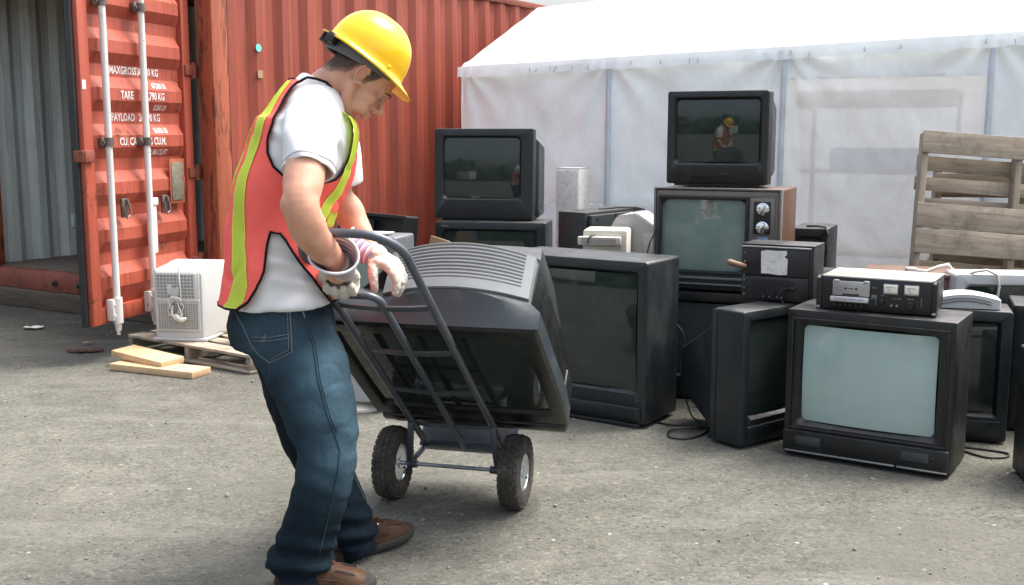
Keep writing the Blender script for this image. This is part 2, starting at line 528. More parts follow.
for x in (-.06, -.03, .005, .03): knob('jack', C, (x, -.004, .024), .004, .006, M['silver'], 12)
mb = MB(); mb.tube([(.055, -.006, .065), (.035, -.03, .062), (.022, -.035, .04), (.03, -.03, .02), (.05, -.03, -.01)], .0045, 8)
mb.build('plug_lead', M['cable'], C)
part_box('plug', C, [((.075, -.012, .068), (.035, .016, .014))], M['tv_black'], .004)
mb = MB(); mb.capsule([(-.145, -.03, .165), (-.165, -.055, .172), (-.20, -.085, .185)], [.010, .014, .015])
mb.build('wooden_handle', surf('pale_wood_knob', (.20, .125, .08), .6, bmp=0), C)

# E: the largest set, dark glass
E_ = crt('television', 'largest dark slate television, standing on the ground behind the loaded hand truck', (0.298, 5.381, 0.018), R(-34), 0.831, 0.795, 0.335, (.050, .055, .052, .150), M['tv_blue'], M['scr_dark'],
         rear=((0.42, .68, .55, .1, .04), (0.58, .45, .38, .18, .05)), r=.016, scr_r=.015, inset=.036, bulge=.034, cham=.016)
part_box('base', E_, [((0, .14, -.008), (.76, .3, .018))], M['tv_black'])
part_box('lower_fascia', E_, [((0, -.006, .055), (.78, .016, .058))], M['tv_blue'], .005)
part_box('fascia_groove', E_, [((0, -.002, .105), (.80, .006, .005))], M['black_matte'], .001)
slots('speaker_grille', E_, -.36, -.2, .035, .075, -.0145, 6, M['black_matte'])
slots('speaker_grille', E_, .2, .36, .035, .075, -.0145, 6, M['black_matte'])

# G: set standing under the wooden one
G = crt('television', 'dark television with dull green screen standing under the wood-cased one', (1.058, 5.70, 0.012), R(-23.2), 0.68, 0.575, 0.40, (.06, .07, .05, .12), M['tv_black'], M['scr_mid'],
        rear=((.5, .5, .42, .08, .03),), r=.012)
part_box('base', G, [((0, .16, -.004), (.6, .28, .014))], M['black_matte'])

# F: wood-cased set with two dials
F = thing('television', 'wood-cased vintage television with two chrome dials, standing below the tall charcoal one', 'television', (1.058, 5.698, 0.592), R(-23.2))
cabinet_part(F, .64, .515, .05, (-.305, .165, .095, .495), M['tan_trim'], 0.012, .008, (), .045, .03)
part_box('wood_case', F, [((0, .26, .272), (.662, .43, .522))], M['walnut'], .004)
each_box('trim_edge', F, [((.327, .018, .272), (.012, .05, .528)), ((-.327, .018, .272), (.012, .05, .528)), ((0, .018, .536), (.662, .05, .010))], M['tan_trim'], .003)
part_box('screen_surround', F, [((-.07, -.004, .490), (.475, .018, .016)), ((-.07, -.004, .100), (.475, .018, .016)), ((-.300, -.004, .295), (.016, .018, .40)), ((.160, -.004, .295), (.016, .018, .40))], M['black_matte'], .004)
screen_part('screen', -.292, .152, .108, .482, .05, .03, .026, M['scr_green'], F)
part_box('control_panel', F, [((.238, -.004, .375), (.125, .014, .24))], M['tan_trim'], .004)
pl = part_box('dial_plate', F, [((.238, -.013, .395), (.085, .008, .165))], M['black_matte'], .004)
for z in (.440, .345):
    kb = knob('dial', F, (.242, -.015, z), .034, .012, M['chrome'])
    mb = MB(); mb.box((.242, -.037, z), (.018, .026, .056), rot=(0, R(25), 0), bev=.006); mb.build('dial_grip', M['chrome'], kb)
M['blue_label'] = surf('blue_label', (.16, .26, .42), .4, var=.1, bmp=0)
part_box('blue_badge', F, [((.245, -.013, .278), (.052, .006, .040))], M['blue_label'], .003)
knob('power_button', F, (.245, -.015, .278), .012, .012, M['chrome'])
part_box('lower_fascia', F, [((0, -.004, .048), (.63, .016, .075))], M['black_matte'], .004)
part_box('fascia_strip', F, [((-.07, -.014, .072), (.47, .008, .012)), ((-.07, -.014, .040), (.47, .008, .010))], M['tv_grey'], .002)

# H: charcoal set on top of F
H_ = crt('television', 'charcoal television at the top of the tall stack, reflecting the yard', (1.080, 5.86, 1.146), R(-24.3), 0.544, 0.490, 0.10, (.038, .04, .036, .105), M['tv_char'], M['scr_dark'],
         rear=((.13, .525, .46, .012, .03), (.30, .50, .42, .02, .05), (.46, .30, .28, .06, .04)), r=.014, scr_r=.022, cham=.010, bulge=.024)
part_box('base', H_, [((0, .16, -.004), (.46, .3, .014))], M['tv_black'])
for sx in (-1, 1): slots('speaker_grille', H_, sx * .205 - .048, sx * .205 + .048, .030, .068, -.001, 9, M['black_matte'])
part_box('button', H_, [((-.125 + .019 * i, -.004, .043), (.012, .010, .010)) for i in range(1)], M['black_matte'], .002)
for i in range(1, 6): part_box('button', H_, [((-.125 + .019 * i, -.004, .043), (.012, .010, .010))], M['black_matte'], .002)
part_box('sensor_window', H_, [((.045, -.001, .052), (.055, .006, .016))], M['black_matte'], .001)
part_box('fascia_groove', H_, [((0, .0, .084), (.525, .004, .003))], M['black_matte'], .001)

# J and I: the pair by the container
J = crt('television', 'big black television below the tilted one beside the red container', (-0.150, 7.413, 0.012), R(-9.6), 0.76, 0.805, 0.36, (.05, .06, .05, .16), M['tv_char'], M['scr_dark'],
        rear=((.47, .6, .5, .1, .04),), r=.012)
part_box('base', J, [((0, .16, -.004), (.66, .3, .014))], M['black_matte'])
part_box('badge', J, [((-.31, -.002, .775), (.05, .005, .008))], M['tv_grey'], .001)
slots('speaker_grille', J, -.3, .3, .04, .11, -.002, 8, M['black_matte'])
I_ = crt('television', 'charcoal television with deep rear tube housing, on the set nearest the red container', (-0.199, 7.548, 0.829), R(-11.3), 0.69, 0.615, 0.10, (.055, .085, .05, .135), M['tv_char'], M['scr_dark'],
         rear=((.12, .665, .56, .02, .03), (.14, .72, .53, .015, .02), (.40, .71, .50, .02, .03), (.52, .60, .40, .06, .05)), r=.010, scr_r=.03, bulge=.024, rot=(R(-3), 0, R(-11.3)))
part_box('base', I_, [((0, .17, -.004), (.58, .3, .018))], M['black_matte'])
slots('button_row', I_, -.12, .12, .062, .080, -.003, 9, M['black_matte'], True, .006)
mb = MB(); mb.tube([(.33, .16, .12), (.36, .15, .06), (.365, .14, .02), (.33, .13, .004), (.22, .14, .0)], .005, 8)
tag(mb.build('power_lead', M['cable'], I_), None)
part_box('side_flange', I_, [((.340, .055, .31), (.012, .075, .57))], M['tv_char'], .004)

# T: narrow-looking dark set at the right behind A
rz = R(-18.9); wT = .52
tc = V((2.26, 4.885, 0)) - V((math.cos(rz), math.sin(rz), 0)) * wT / 2
T_ = crt('television', 'slate television half hidden behind the pale-screened set, with white casings on it', (tc.x, tc.y, 0.012), rz, wT, 0.605, 0.26, (.045, .05, .05, .115), M['tv_blue'], M['scr_dark'],
         rear=((.36, .42, .42, .06, .04),), r=.014, scr_r=.012, inset=.030, bulge=.024)
part_box('base', T_, [((0, .12, -.004), (.44, .2, .014))], M['black_matte'])
part_box('control_panel', T_, [((0, -.005, .058), (.46, .014, .075))], M['tv_blue'], .004)

# beige casing on T
W1 = thing('printer_casing', 'small curved white casing with slots, lying on the slate television', 'printer', (2.08, 4.97, 0.621), R(-15))
mb = MB()
L = []
for y, s in ((0, .0), (.006, .006), (.16, .006), (.17, 0)):
    L.append([V((x, y, z)) for x, z in ([(-.14 - s, .0), (.14 + s, .0)] + [(.14 + s - (.28 + 2 * s) * k / 10, .042 + .022 * math.sin(math.pi * k / 10)) for k in range(11)])])
mb.loft(L); mb.build('shell', M['white_pl'], W1)
mb = MB()
for k in range(2):
    mb.tube([(-.105 + .21 * i / 10, -.002, .020 + k * .014 + .016 * math.sin(math.pi * i / 10)) for i in range(11)], .0028, 6)
mb.build('slot', M['tv_grey'], W1)

# pale CRT monitor behind it, dark glass
U_ = crt('monitor', 'long white-framed monitor with dark glass, cable looped over its top', (2.72, 5.66, 0.325), R(-6), 0.80, 0.36, 0.22, (.045, .045, .055, .06), M['white_pl'], M['scr_dark'], rear=((.34, .6, .28, .03, .04),), cat='monitor', r=.02)
mb = MB(); mb.tube([(-.33, .02, .36), (-.30, .0, .375), (-.25, -.01, .385), (-.20, -.012, .36), (-.185, -.012, .30), (-.19, -.01, .24)], .007, 8)
mb.build('video_cable', M['cable_white'], U_)
ub = crt('television', 'low black television carrying the long white-framed monitor', (2.74, 5.67, 0.012), R(-6), 0.62, 0.31, 0.3, (.04, .04, .03, .05), M['tv_black'], M['scr_dark'])

# right edge: two more black sets
Vt = crt('television', 'black television cut by the frame, standing behind the nearest right-hand one', (2.66, 5.02, 0.012), R(-20), 0.62, 0.60, 0.34, (.05, .05, .05, .12), M['tv_black'], M['scr_mid'], rear=((.45, .4, .4, .08, .03),), r=.01)
Wt = crt('television', 'nearest black television at the right, mostly outside the frame', (2.385, 4.13, 0.012), R(-8), 0.64, 0.535, 0.32, (.05, .05, .05, .12), M['tv_char'], M['scr_mid'], rear=((.45, .4, .36, .08, .03),), r=.012)

# brown veneered top and its white plug
X_ = thing('wooden_cabinet', 'low brown veneered cabinet behind the cassette deck', 'cabinet', (2.14, 5.86, 0.012), R(-20))
part_box('case', X_, [((0, .2, .315), (.44, .34, .63))], M['brown_board'], .004)
part_box('top', X_, [((0, .2, .643), (.47, .37, .022))], M['brown_board'], .004)
mb = MB(); mb.box((.0, .03, .672), (.055, .035, .028), rot=(0, 0, .4), bev=.006); mb.tube([(.03, .04, .67), (.08, .05, .665), (.14, .08, .69), (.19, .11, .70), (.21, .13, .67), (.2, .16, .66)], .009, 8)
tag(mb.build('power_plug', M['cable_white']), 'white plug and short thick cord lying on the brown cabinet', 'plug').location = (2.14, 5.86, 0.012)
bpy.data.objects['power_plug'].rotation_euler = (0, 0, R(-20))

# dark rounded back and grey box behind the radio
RB = crt('television', 'dark television with a rounded back, showing between radio and brown cabinet', (1.66, 5.78, 0.012), R(160), 0.5, 0.70, 0.12, (.05, .05, .05, .12), M['tv_char'], M['scr_dark'],
         rear=((.16, .48, .64, .02, .06), (.34, .40, .56, .05, .12), (.46, .26, .42, .08, .12)), r=.03)
SB = crt('television', 'grey television seen end-on beyond the wood-cased one, wire on its corner', (1.74, 6.42, 0.012), R(-24), 0.21, 0.85, 0.40, (.03, .03, .05, .12), M['tv_char'], M['scr_dark'], r=.008)
mb = MB(); mb.tube([(-.03, .1, .856), (.04, .04, .862), (.09, .0, .86), (.108, -.012, .82), (.10, -.012, .78), (.108, -.012, .7)], .006, 8)
mb.build('power_lead', M['cable'], SB)

# K: big dark set seen from behind; L grey rear; M beige unit
K_ = thing('television', 'tall grey television turned away, showing its back with round screw holes', 'television', (0.478, 7.10, 0.0), R(51))
mb = MB(); mb.box((.34, .115, .455), (.68, .22, .90), bev=.008); mb.build('bezel_shell', M['tv_char'], K_)
mb = MB(); mb.box((.34, -.010, .46), (.63, .04, .85), bev=.006); mb.build('back_panel', M['tv_char'], K_)
for x, z in ((.09, .86), (.30, .875), (.06, .82), (.06, .76), (.06, .70), (.52, .88)):
    mb = MB(); mb.cyl((x, -.024, z), (x, -.036, z), .011, 14); mb.build('screw_hole', M['black_matte'], K_)
mb = MB(); mb.tube([(.30, .10, .908), (.45, .05, .914), (.60, .0, .908), (.66, -.03, .89), (.66, -.05, .80), (.655, -.05, .7)], .006, 8); mb.build('power_lead', M['cable'], K_)
sup = crt('television', 'black television hidden low behind the largest set, carrying the beige unit', (0.62, 6.50, 0.012), R(-8), 0.62, 0.575, 0.42, (.05, .05, .05, .1), M['tv_black'], M['scr_dark'])
L_ = thing('monitor', 'light grey monitor lying with its wedge-shaped rear housing up', 'monitor', (0.78, 6.80, 0.588), R(-20))
mb = MB()
def quad_ring(x0, x1, y0, y1, z): return [V((x0, y0, z)), V((x1, y0, z)), V((x1, y1, z)), V((x0, y1, z))]
prof = [(-.26, 0), (-.26, .10), (-.135, .315), (-.01, .335), (.24, .17), (.24, 0)]
mb.loft([[V((x, 0, z)) for x, z in prof], [V((x, .30, z)) for x, z in prof]])
bmesh.ops.bevel(mb.bm, geom=list(mb.bm.edges), offset=.008, segments=2, affect='EDGES')
mb.build('rear_housing', M['pale_grey'], L_)
part_box('rear_panel', L_, [((.115, -.002, .13), (.16, .008, .16))], M['pale_grey'], .003)
Mu = thing('printer', 'small beige unit with vent slots on its near face, behind the largest set', 'printer', (0.545, 6.58, 0.588), R(-12))
part_box('case', Mu, [((0.01, .14, .125), (.27, .24, .25))], M['beige'], .018)
part_box('front_lip', Mu, [((-.02, .0, .185), (.26, .04, .05))], M['beige'], .006)
slots('vent_slot', Mu, -.13, .08, .168, .205, -.021, 4, M['tv_grey'], False, .002, .3)
mb = MB(); mb.tube([(-.05, .02, .214), (-.065, -.012, .218), (-.085, -.024, .20), (-.09, -.026, .17)], .006, 8); mb.build('power_lead', M['cord_grey'], Mu)

# opened chassis behind the worker
N_sup = crt('television', 'low grey television under the gutted chassis', (-0.76, 6.98, 0.012), R(-15), 0.6, 0.42, 0.4, (.05, .05, .05, .1), M['tv_grey'], M['scr_mid'])
N_ = thing('television_chassis', 'gutted black television casing with its circuit board showing', 'television', (-0.93, 6.95, 0.44), 0, None, (R(-6), R(3), R(-24)))
mb = MB()
o = rrect(-.25, .25, 0, .475, .015, 0); o2 = rrect(-.25, .25, 0, .475, .015, .16); i2 = rrect(-.232, .232, .018, .457, .012, .15); i1 = rrect(-.232, .232, .018, .457, .012, 0)
mb.loft([i2, i1, o, o2]); mb.build('casing', M['tv_black'], N_)
M['pcb'] = surf('circuit_board', (0.035, 0.075, 0.04), 0.5, var=0.5, scale=40, dirt=(.16, .15, .12), dirt_amt=.5, dirt_scale=18)
part_box('circuit_board', N_, [((.06, .135, .20), (.30, .008, .30)), ((0, .075, .05), (.44, .14, .008))], M['pcb'], .001)
rng = random.Random(3)
mb = MB()
for i in range(46): mb.box((rng.uniform(-.06, .19), .122 - rng.uniform(0, .02), rng.uniform(.07, .33)), (rng.uniform(.01, .035), rng.uniform(.015, .05), rng.uniform(.01, .035)), bev=.002)
mb.build('components', surf('components', (.12, .12, .11), .5, var=.7, scale=30), N_)
mb = MB(); mb.box((-.14, .08, .40), (.16, .12, .07), bev=.004); mb.build('metal_can', M['pale_grey'], N_)
mb = MB(); mb.box((-.15, .06, .31), (.15, .10, .05), bev=.004); mb.build('tuner_box', M['silver'], N_)
mb = MB()
for i in range(12):
    a = V((rng.uniform(-.05, .2), .1, rng.uniform(.08, .3)))
    mb.tube([a, a + V((rng.uniform(-.06, .06), -.05, .03)), a + V((rng.uniform(-.1, .1), -.02, rng.uniform(-.08, .06)))], .003, 6)
mb.build('wires', surf('wires', (.12, .16, .1), .5, var=.8, scale=25), N_)
mb = MB(); mb.box((0, 0, .12), (.14, .012, .24), bev=.001)
cb = tag(mb.build('cardboard_flap', M['card']), 'scrap of brown cardboard standing beside the gutted casing', 'cardboard'); cb.location = (-.52, 7.17, .50); cb.rotation_euler = (0, R(14), R(-20))
cs = crt('television', 'dark television hidden low behind the hand truck, propping the cardboard scrap', (-.50, 7.22, .012), R(-10), .30, .48, .2, (.03, .03, .03, .07), M['tv_black'], M['scr_dark'])
Q_ = crt('monitor', 'grey monitor with a dull green screen, seen between the worker\'s arms and the truck', (-0.93, 6.45, 0.012), R(-16), 0.52, 0.80, 0.30, (.04, .04, .09, .36), M['tv_grey'], M['scr_green'], rear=((.42, .4, .5, .1, .04),), cat='monitor', r=.015)
part_box('paper_sheet', Q_, [((.10, .12, .815), (.16, .14, .004))], M['paper'], .001)

# white monitor with round foot seen past the knee
Y_ = thing('monitor', 'pale monitor on a round swivel foot, glimpsed past the worker\'s knee', 'monitor', (-0.80, 5.55, 0.0), R(-10))
mb = MB(); mb.tube([(0, .05, 0), (0, .05, .012), (0, .05, .02), (0, .05, .05)], [.13, .13, .11, .06], 28); mb.build('swivel_foot', M['beige'], Y_)
mb = MB(); L = [rrect(-ww / 2, ww / 2, zb, zb + hh, .02, y) for (y, ww, hh, zb) in ((.30, .2, .18, .12), (.12, .33, .27, .06), (.10, .36, .30, .05), (-.05, .36, .30, .05), (-.06, .34, .28, .06))]
mb.loft(L); mb.build('shell', M['pale_grey'], Y_)

M['grille_hole'] = surf('grille_shadow', (.24, .24, .23), .7, var=.2)
# white monitor turned back to front, with its coiled cord, and small speaker
O_ = thing('monitor', 'white monitor turned back to front on the pallet, pale cord coiled on its grille', 'monitor', (-2.085, 6.80, 0.118), R(-8))
mb = MB()
L = [rrect(-.19, .19, .0, .46, .03, .40), rrect(-.20, .20, .0, .475, .03, .385), rrect(-.195, .195, .0, .475, .03, .30), rrect(-.180, .180, .01, .468, .025, .22), rrect(-.168, .168, .012, .455, .02, .03), rrect(-.160, .160, .02, .447, .02, .012), rrect(-.155, .155, .025, .44, .02, .0)]
mb.loft(L); mb.build('shell', M['white_pl'], O_, 30)
part_box('back_panel', O_, [((0, -.004, .25), (.285, .014, .37))], M['white_pl'], .004)
mb = MB()
for i in range(11):
    for j in range(7):
        if 4 <= i <= 5 and j < 3: continue
        mb.box((-.125 + .0225 * i, -.012, .285 + .0215 * j), (.0165, .003, .0145))
mb.build('upper_grille', M['grille_hole'], O_)
mb = MB()
for i in range(16):
    for j in range(13):
        mb.box((-.125 + .0165 * i, -.012, .085 + .0125 * j), (.011, .003, .0075))
mb.build('lower_grille', M['grille_hole'], O_)
each_box('moulding', O_, [((0, -.013, .262), (.28, .012, .012)), ((-.05, -.013, .33), (.03, .012, .06)), ((.0, -.013, .32), (.02, .012, .05)), ((-.12, -.014, .268), (.012, .01, .02)), ((.03, -.014, .268), (.012, .01, .02)), ((.115, -.013, .36), (.016, .010, .15))], M['white_pl'], .002)
part_box('foot_skirt', O_, [((0, .19, .012), (.36, .40, .024))], M['white_pl'], .010)
mb = MB()
path = [(.02, -.02, .47), (.025, -.035, .40), (.03, -.03, .33)]
for k in range(34):
    a = k / 33 * 3 * 2 * math.pi
    path.append((-.012 + .040 * math.cos(a) + .014 * math.sin(2.3 * a), -.03 - .010 * math.sin(a * .7), .235 + .055 * math.sin(a) - .0009 * k))
path += [(.0, -.035, .17), (.02, -.035, .15)]
mb.tube(path, .0045, 7); mb.build('coiled_cord', M['cable_white'], O_)
mb = MB(); mb.capsule([(.0, -.04, .165), (.03, -.045, .145), (.055, -.04, .15)], [.014, .019, .012]); mb.tube([(-.02, -.045, .235), (-.025, -.048, .18), (.0, -.05, .145), (.035, -.05, .15), (.04, -.046, .19)], .006, 7)
mb.build('plug', M['cable_white'], O_)
S2 = thing('loudspeaker', 'small white computer speaker on the pallet behind the worker', 'speaker', (-1.69, 6.72, 0.118), R(-30))
part_box('shell', S2, [((0, .07, .11), (.15, .14, .22))], M['white_pl'], .012)
slots('speaker_grille', S2, -.05, .05, .06, .17, -.001, 9, M['grille_hole'])


# ------------------------------------------------------------------ cables on the ground
def ground_cable(label, pts, r=.005, mat='cable'):
    mb = MB()
    q = []
    n = len(pts)
    for i in range(n - 1):
        p0, p1, p2, p3 = (V(pts[max(i - 1, 0)]), V(pts[i]), V(pts[i + 1]), V(pts[min(i + 2, n - 1)]))
        for k in range(8):
            t = k / 8
            q.append(0.5 * ((2 * p1) + (p2 - p0) * t + (2 * p0 - 5 * p1 + 4 * p2 - p3) * t * t + (3 * p1 - p0 - 3 * p2 + p3) * t ** 3))
    q.append(V(pts[-1]))
    mb.tube(q, r, 8)
    return tag(mb.build('power_cable', M[mat]), label, 'cable')


ground_cable('black cable looped on the ground between the largest set and the slate one', [(.70, 5.28, .006), (.78, 5.22, .006), (.90, 5.20, .012), (.93, 5.10, .006), (.83, 4.98, .006), (.74, 5.0, .006), (.76, 5.1, .012), (.88, 5.12, .014), (.98, 5.18, .006), (1.03, 5.35, .006)])
ground_cable('black cable end lying by the half hidden slate television', [(2.02, 4.78, .006), (2.08, 4.68, .006), (2.17, 4.68, .006), (2.20, 4.74, .006), (2.12, 4.80, .006), (2.0, 4.86, .006)])
ground_cable('thin black wires drooping in front of the dull green screen', [(.72, 5.45, .52), (.76, 5.42, .50), (.82, 5.42, .47), (.86, 5.40, .40), (.84, 5.38, .25), (.88, 5.3, .05), (.93, 5.26, .006)], .004)
ground_cable('black lead hanging down at the left edge of the wood-cased set', [(.79, 5.86, .98), (.76, 5.82, .90), (.72, 5.8, .80), (.71, 5.8, .6), (.72, 5.75, .3), (.74, 5.68, .006)], .004)
# ------------------------------------------------------------------ ground
def ground_mat():
    m, nt, bs, out = new_mat('worn_asphalt')
    co = coords(nt)
    big = tex_noise(nt, co, 0.55, 6, 0.6, 0.3)
    c = ramp(nt, big, [(0.3, (0.092, 0.095, 0.083)), (0.7, (0.150, 0.150, 0.129))])
    mid = ramp(nt, tex_noise(nt, co, 5.0, 7, 0.7), [(0.32, 0.78), (0.66, 1.10)])
    c = mix(nt, 1.0, c, mid, 'MULTIPLY')
    vo = nd(nt, 'ShaderNodeTexVoronoi'); vo.inputs['Scale'].default_value = 78; vo.inputs['Randomness'].default_value = 1
    nt.links.new(co, vo.inputs['Vector'])
    sr = nd(nt, 'ShaderNodeSeparateColor'); nt.links.new(vo.outputs['Color'], sr.inputs[0])
    st = ramp(nt, sr.outputs[0], [(0.0, (.34, .35, .36)), (0.18, (.72, .73, .74)), (0.5, (.98, .98, .96)), (0.74, (1.12, 1.08, 1.0)), (0.9, (1.28, 1.12, .98)), (1.0, (1.75, 1.72, 1.66))])
    c = mix(nt, 0.58, c, st, 'MULTIPLY')
    v3 = nd(nt, 'ShaderNodeTexVoronoi'); v3.inputs['Scale'].default_value = 210
    nt.links.new(co, v3.inputs['Vector'])
    c = mix(nt, 0.4, c, ramp(nt, v3.outputs['Color'], [(0.0, .5), (.5, 1.0), (1.0, 1.5)]), 'MULTIPLY')
    v2 = nd(nt, 'ShaderNodeTexVoronoi'); v2.inputs['Scale'].default_value = 34
    nt.links.new(co, v2.inputs['Vector'])
    pick = ramp(nt, v2.outputs['Color'], [(0.90, 0.0), (0.93, 1.0)])
    near = ramp(nt, v2.outputs['Distance'], [(0.18, 1.0), (0.32, 0.0)])
    peb = mathn(nt, 'MULTIPLY', pick, near)
    c = mix(nt, peb, c, (0.34, 0.33, 0.30))
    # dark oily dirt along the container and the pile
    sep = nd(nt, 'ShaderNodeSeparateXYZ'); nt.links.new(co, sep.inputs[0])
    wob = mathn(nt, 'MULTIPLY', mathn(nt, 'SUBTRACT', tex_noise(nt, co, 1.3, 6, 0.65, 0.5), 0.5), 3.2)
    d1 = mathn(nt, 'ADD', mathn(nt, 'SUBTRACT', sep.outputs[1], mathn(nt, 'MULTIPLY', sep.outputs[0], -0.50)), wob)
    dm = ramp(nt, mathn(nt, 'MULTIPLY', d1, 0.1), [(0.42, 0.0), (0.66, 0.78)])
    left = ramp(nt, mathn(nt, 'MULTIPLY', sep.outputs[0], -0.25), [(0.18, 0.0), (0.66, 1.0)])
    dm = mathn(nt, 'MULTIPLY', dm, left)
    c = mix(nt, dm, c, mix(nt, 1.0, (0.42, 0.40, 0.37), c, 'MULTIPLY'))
    oil = ramp(nt, tex_noise(nt, co, 0.9, 4, 0.5, 0.8), [(0.53, 0.0), (0.72, 0.60)])
    c = mix(nt, oil, c, (0.105, 0.102, 0.09))
    fr_ = ramp(nt, tex_noise(nt, coords(nt, (.5, 2.2, 1)), 1.6, 7, .65, .8), [(.52, 0.0), (.74, .35)])
    c = mix(nt, fr_, c, (.235, .23, .205))
    spot = ramp(nt, tex_noise(nt, co, 11, 2, 0.5), [(0.74, 0.0), (0.78, 0.6)])
    c = mix(nt, spot, c, (0.09, 0.085, 0.08))
    nt.links.new(c, bs.inputs['Base Color'])
    bs.inputs['Roughness'].default_value = 0.92
    bs.inputs['Specular IOR Level'].default_value = 0.25
    h = mathn(nt, 'ADD', mathn(nt, 'MULTIPLY', vo.outputs['Distance'], -0.8), tex_noise(nt, co, 30, 6, 0.7))
    bump(nt, bs, h, 0.45, 0.008)
    return m


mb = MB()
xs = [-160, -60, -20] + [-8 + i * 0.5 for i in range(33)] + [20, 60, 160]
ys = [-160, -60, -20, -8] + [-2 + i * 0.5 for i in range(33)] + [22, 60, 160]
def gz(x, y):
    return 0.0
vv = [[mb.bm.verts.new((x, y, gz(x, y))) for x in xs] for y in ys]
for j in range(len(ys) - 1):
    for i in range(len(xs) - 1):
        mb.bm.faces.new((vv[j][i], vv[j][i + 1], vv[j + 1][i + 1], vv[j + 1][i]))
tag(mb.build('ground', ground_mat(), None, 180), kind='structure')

# loose grit
rng = random.Random(11)
mb = MB()
for i in range(900):
    y = 3.0 + 5.5 * rng.random() ** 1.2
    x = rng.uniform(-0.5, 0.5) * y
    s = rng.uniform(.002, .0065) if rng.random() < .94 else rng.uniform(.007, .012)
    r = bmesh.ops.create_icosphere(mb.bm, subdivisions=1, radius=1)
    bmesh.ops.transform(mb.bm, matrix=Matrix.Translation((x, y, s * .4)) @ Euler((rng.random() * 6, rng.random() * 6, 0)).to_matrix().to_4x4() @ Matrix.Diagonal((s * rng.uniform(.7, 1.4), s, s * .7, 1)), verts=r['verts'])
tag(mb.build('loose_grit', surf('grit', (.22, .21, .19), .9, var=.5, scale=60, bmp=0), None, 60), kind='stuff')

# ------------------------------------------------------------------ shipping container
def painted_metal(name, col, rust_amt, fade=0.18, rust_scale=3.0, stretch=None, rough=0.55, chip=0.5):
    m, nt, bs, out = new_mat(name)
    co = coords(nt, stretch)
    f = tex_noise(nt, co, 1.4, 6, 0.65)
    c = ramp(nt, f, [(0.3, [k * (1 - fade) for k in col]), (0.7, [min(1, k * (1 + fade)) for k in col])])
    # chalky fading and run-down streaks
    sk_ = ramp(nt, tex_noise(nt, coords(nt, (9, 9, .35)), 3.0, 6, .65, .3), [(.36, .68), (.50, 1.0), (.72, 1.12)])
    c = mix(nt, .75, c, sk_, 'MULTIPLY')
    ch = ramp(nt, tex_noise(nt, co, 5, 7, 0.7, 0.5), [(0.5, 0.0), (0.8, 0.26)])
    c = mix(nt, ch, c, [min(1, k * 1.1 + 0.06) for k in col])
    n1 = tex_noise(nt, co, rust_scale, 9, 0.72, 0.3)
    rm = ramp(nt, n1, [(0.72 - 0.25 * rust_amt, 0.0), (0.76 - 0.20 * rust_amt, 1.0)])
    rc = ramp(nt, tex_noise(nt, co, 26, 6, 0.7), [(0.3, (0.035, 0.018, 0.012)), (0.6, (0.14, 0.055, 0.025)), (0.8, (0.22, 0.11, 0.06))])
    c = mix(nt, mathn(nt, 'MULTIPLY', rm, chip), c, rc)
    nt.links.new(c, bs.inputs['Base Color'])
    nt.links.new(ramp(nt, rm, [(0, rough), (1, 0.9)]), bs.inputs['Roughness'])
    bs.inputs['Specular IOR Level'].default_value = 0.4
    bump(nt, bs, mathn(nt, 'ADD', n1, mathn(nt, 'MULTIPLY', rm, -0.4)), 0.25, 0.006)
    return m


RED = (0.36, 0.085, 0.048)
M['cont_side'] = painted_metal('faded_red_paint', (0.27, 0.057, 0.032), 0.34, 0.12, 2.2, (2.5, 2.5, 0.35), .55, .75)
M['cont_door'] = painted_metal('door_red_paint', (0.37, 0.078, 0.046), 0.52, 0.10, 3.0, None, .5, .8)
M['cont_post'] = painted_metal('rusty_red_paint', (0.36, 0.095, 0.046), 0.82, 0.35, 5.5, (2.2, 2.2, .40), .7, .95)
M['cont_rail'] = painted_metal('rail_red_paint', (0.22, 0.058, 0.036), 0.80, 0.3, 5.0, None, .6, .85)
M['cont_in'] = painted_metal('blue_grey_inner_paint', (0.60, 0.70, 0.66), 0.36, 0.2, 2.5, (2, 2, .5), .55, .55)
M['cont_floor'] = wood_mat('container_floor_boards', (.07, .055, .04), (.16, .13, .10), 1, 1, .85, (.04, .035, .03), .5)
M['rod_white'] = painted_metal('white_rod_paint', (0.62, 0.61, 0.59), 0.42, 0.08, 9.0, (1.5, 1.5, .6), .45, .8)
M['steel_worn'] = surf('worn_steel', (.17, .15, .135), .5, .7, var=.3, scale=25, dirt=(.12, .06, .035), dirt_amt=.5, dirt_scale=12)
M['gasket'] = surf('rubber_gasket', (.018, .02, .022), .55, var=.2)
M['letter'] = surf('white_lettering', (.72, .70, .68), .6, var=.12, scale=18, dirt=(.42, .13, .08), dirt_amt=.55, dirt_scale=28, bmp=0)

cz0, cz1 = 0.155, 2.715
cpos = P(222, 300, 7.72)
CT = thing('shipping_container', 'rusty red shipping container with one door swung open, white lock rods and stencilled weights', 'shipping container', (cpos.x, cpos.y, 0), R(-31.3))


def corr(s, a=.072, b=.068, d=.036, face=.070):
    """outer flat, slope in, inner flat, slope out"""
    p = s % (a + b * 2 + face)
    if p < a: return 0.0
    p -= a
    if p < b: return -d * p / b
    p -= b
    if p < face: return -d
    p -= face
    return -d * (1 - p / b)


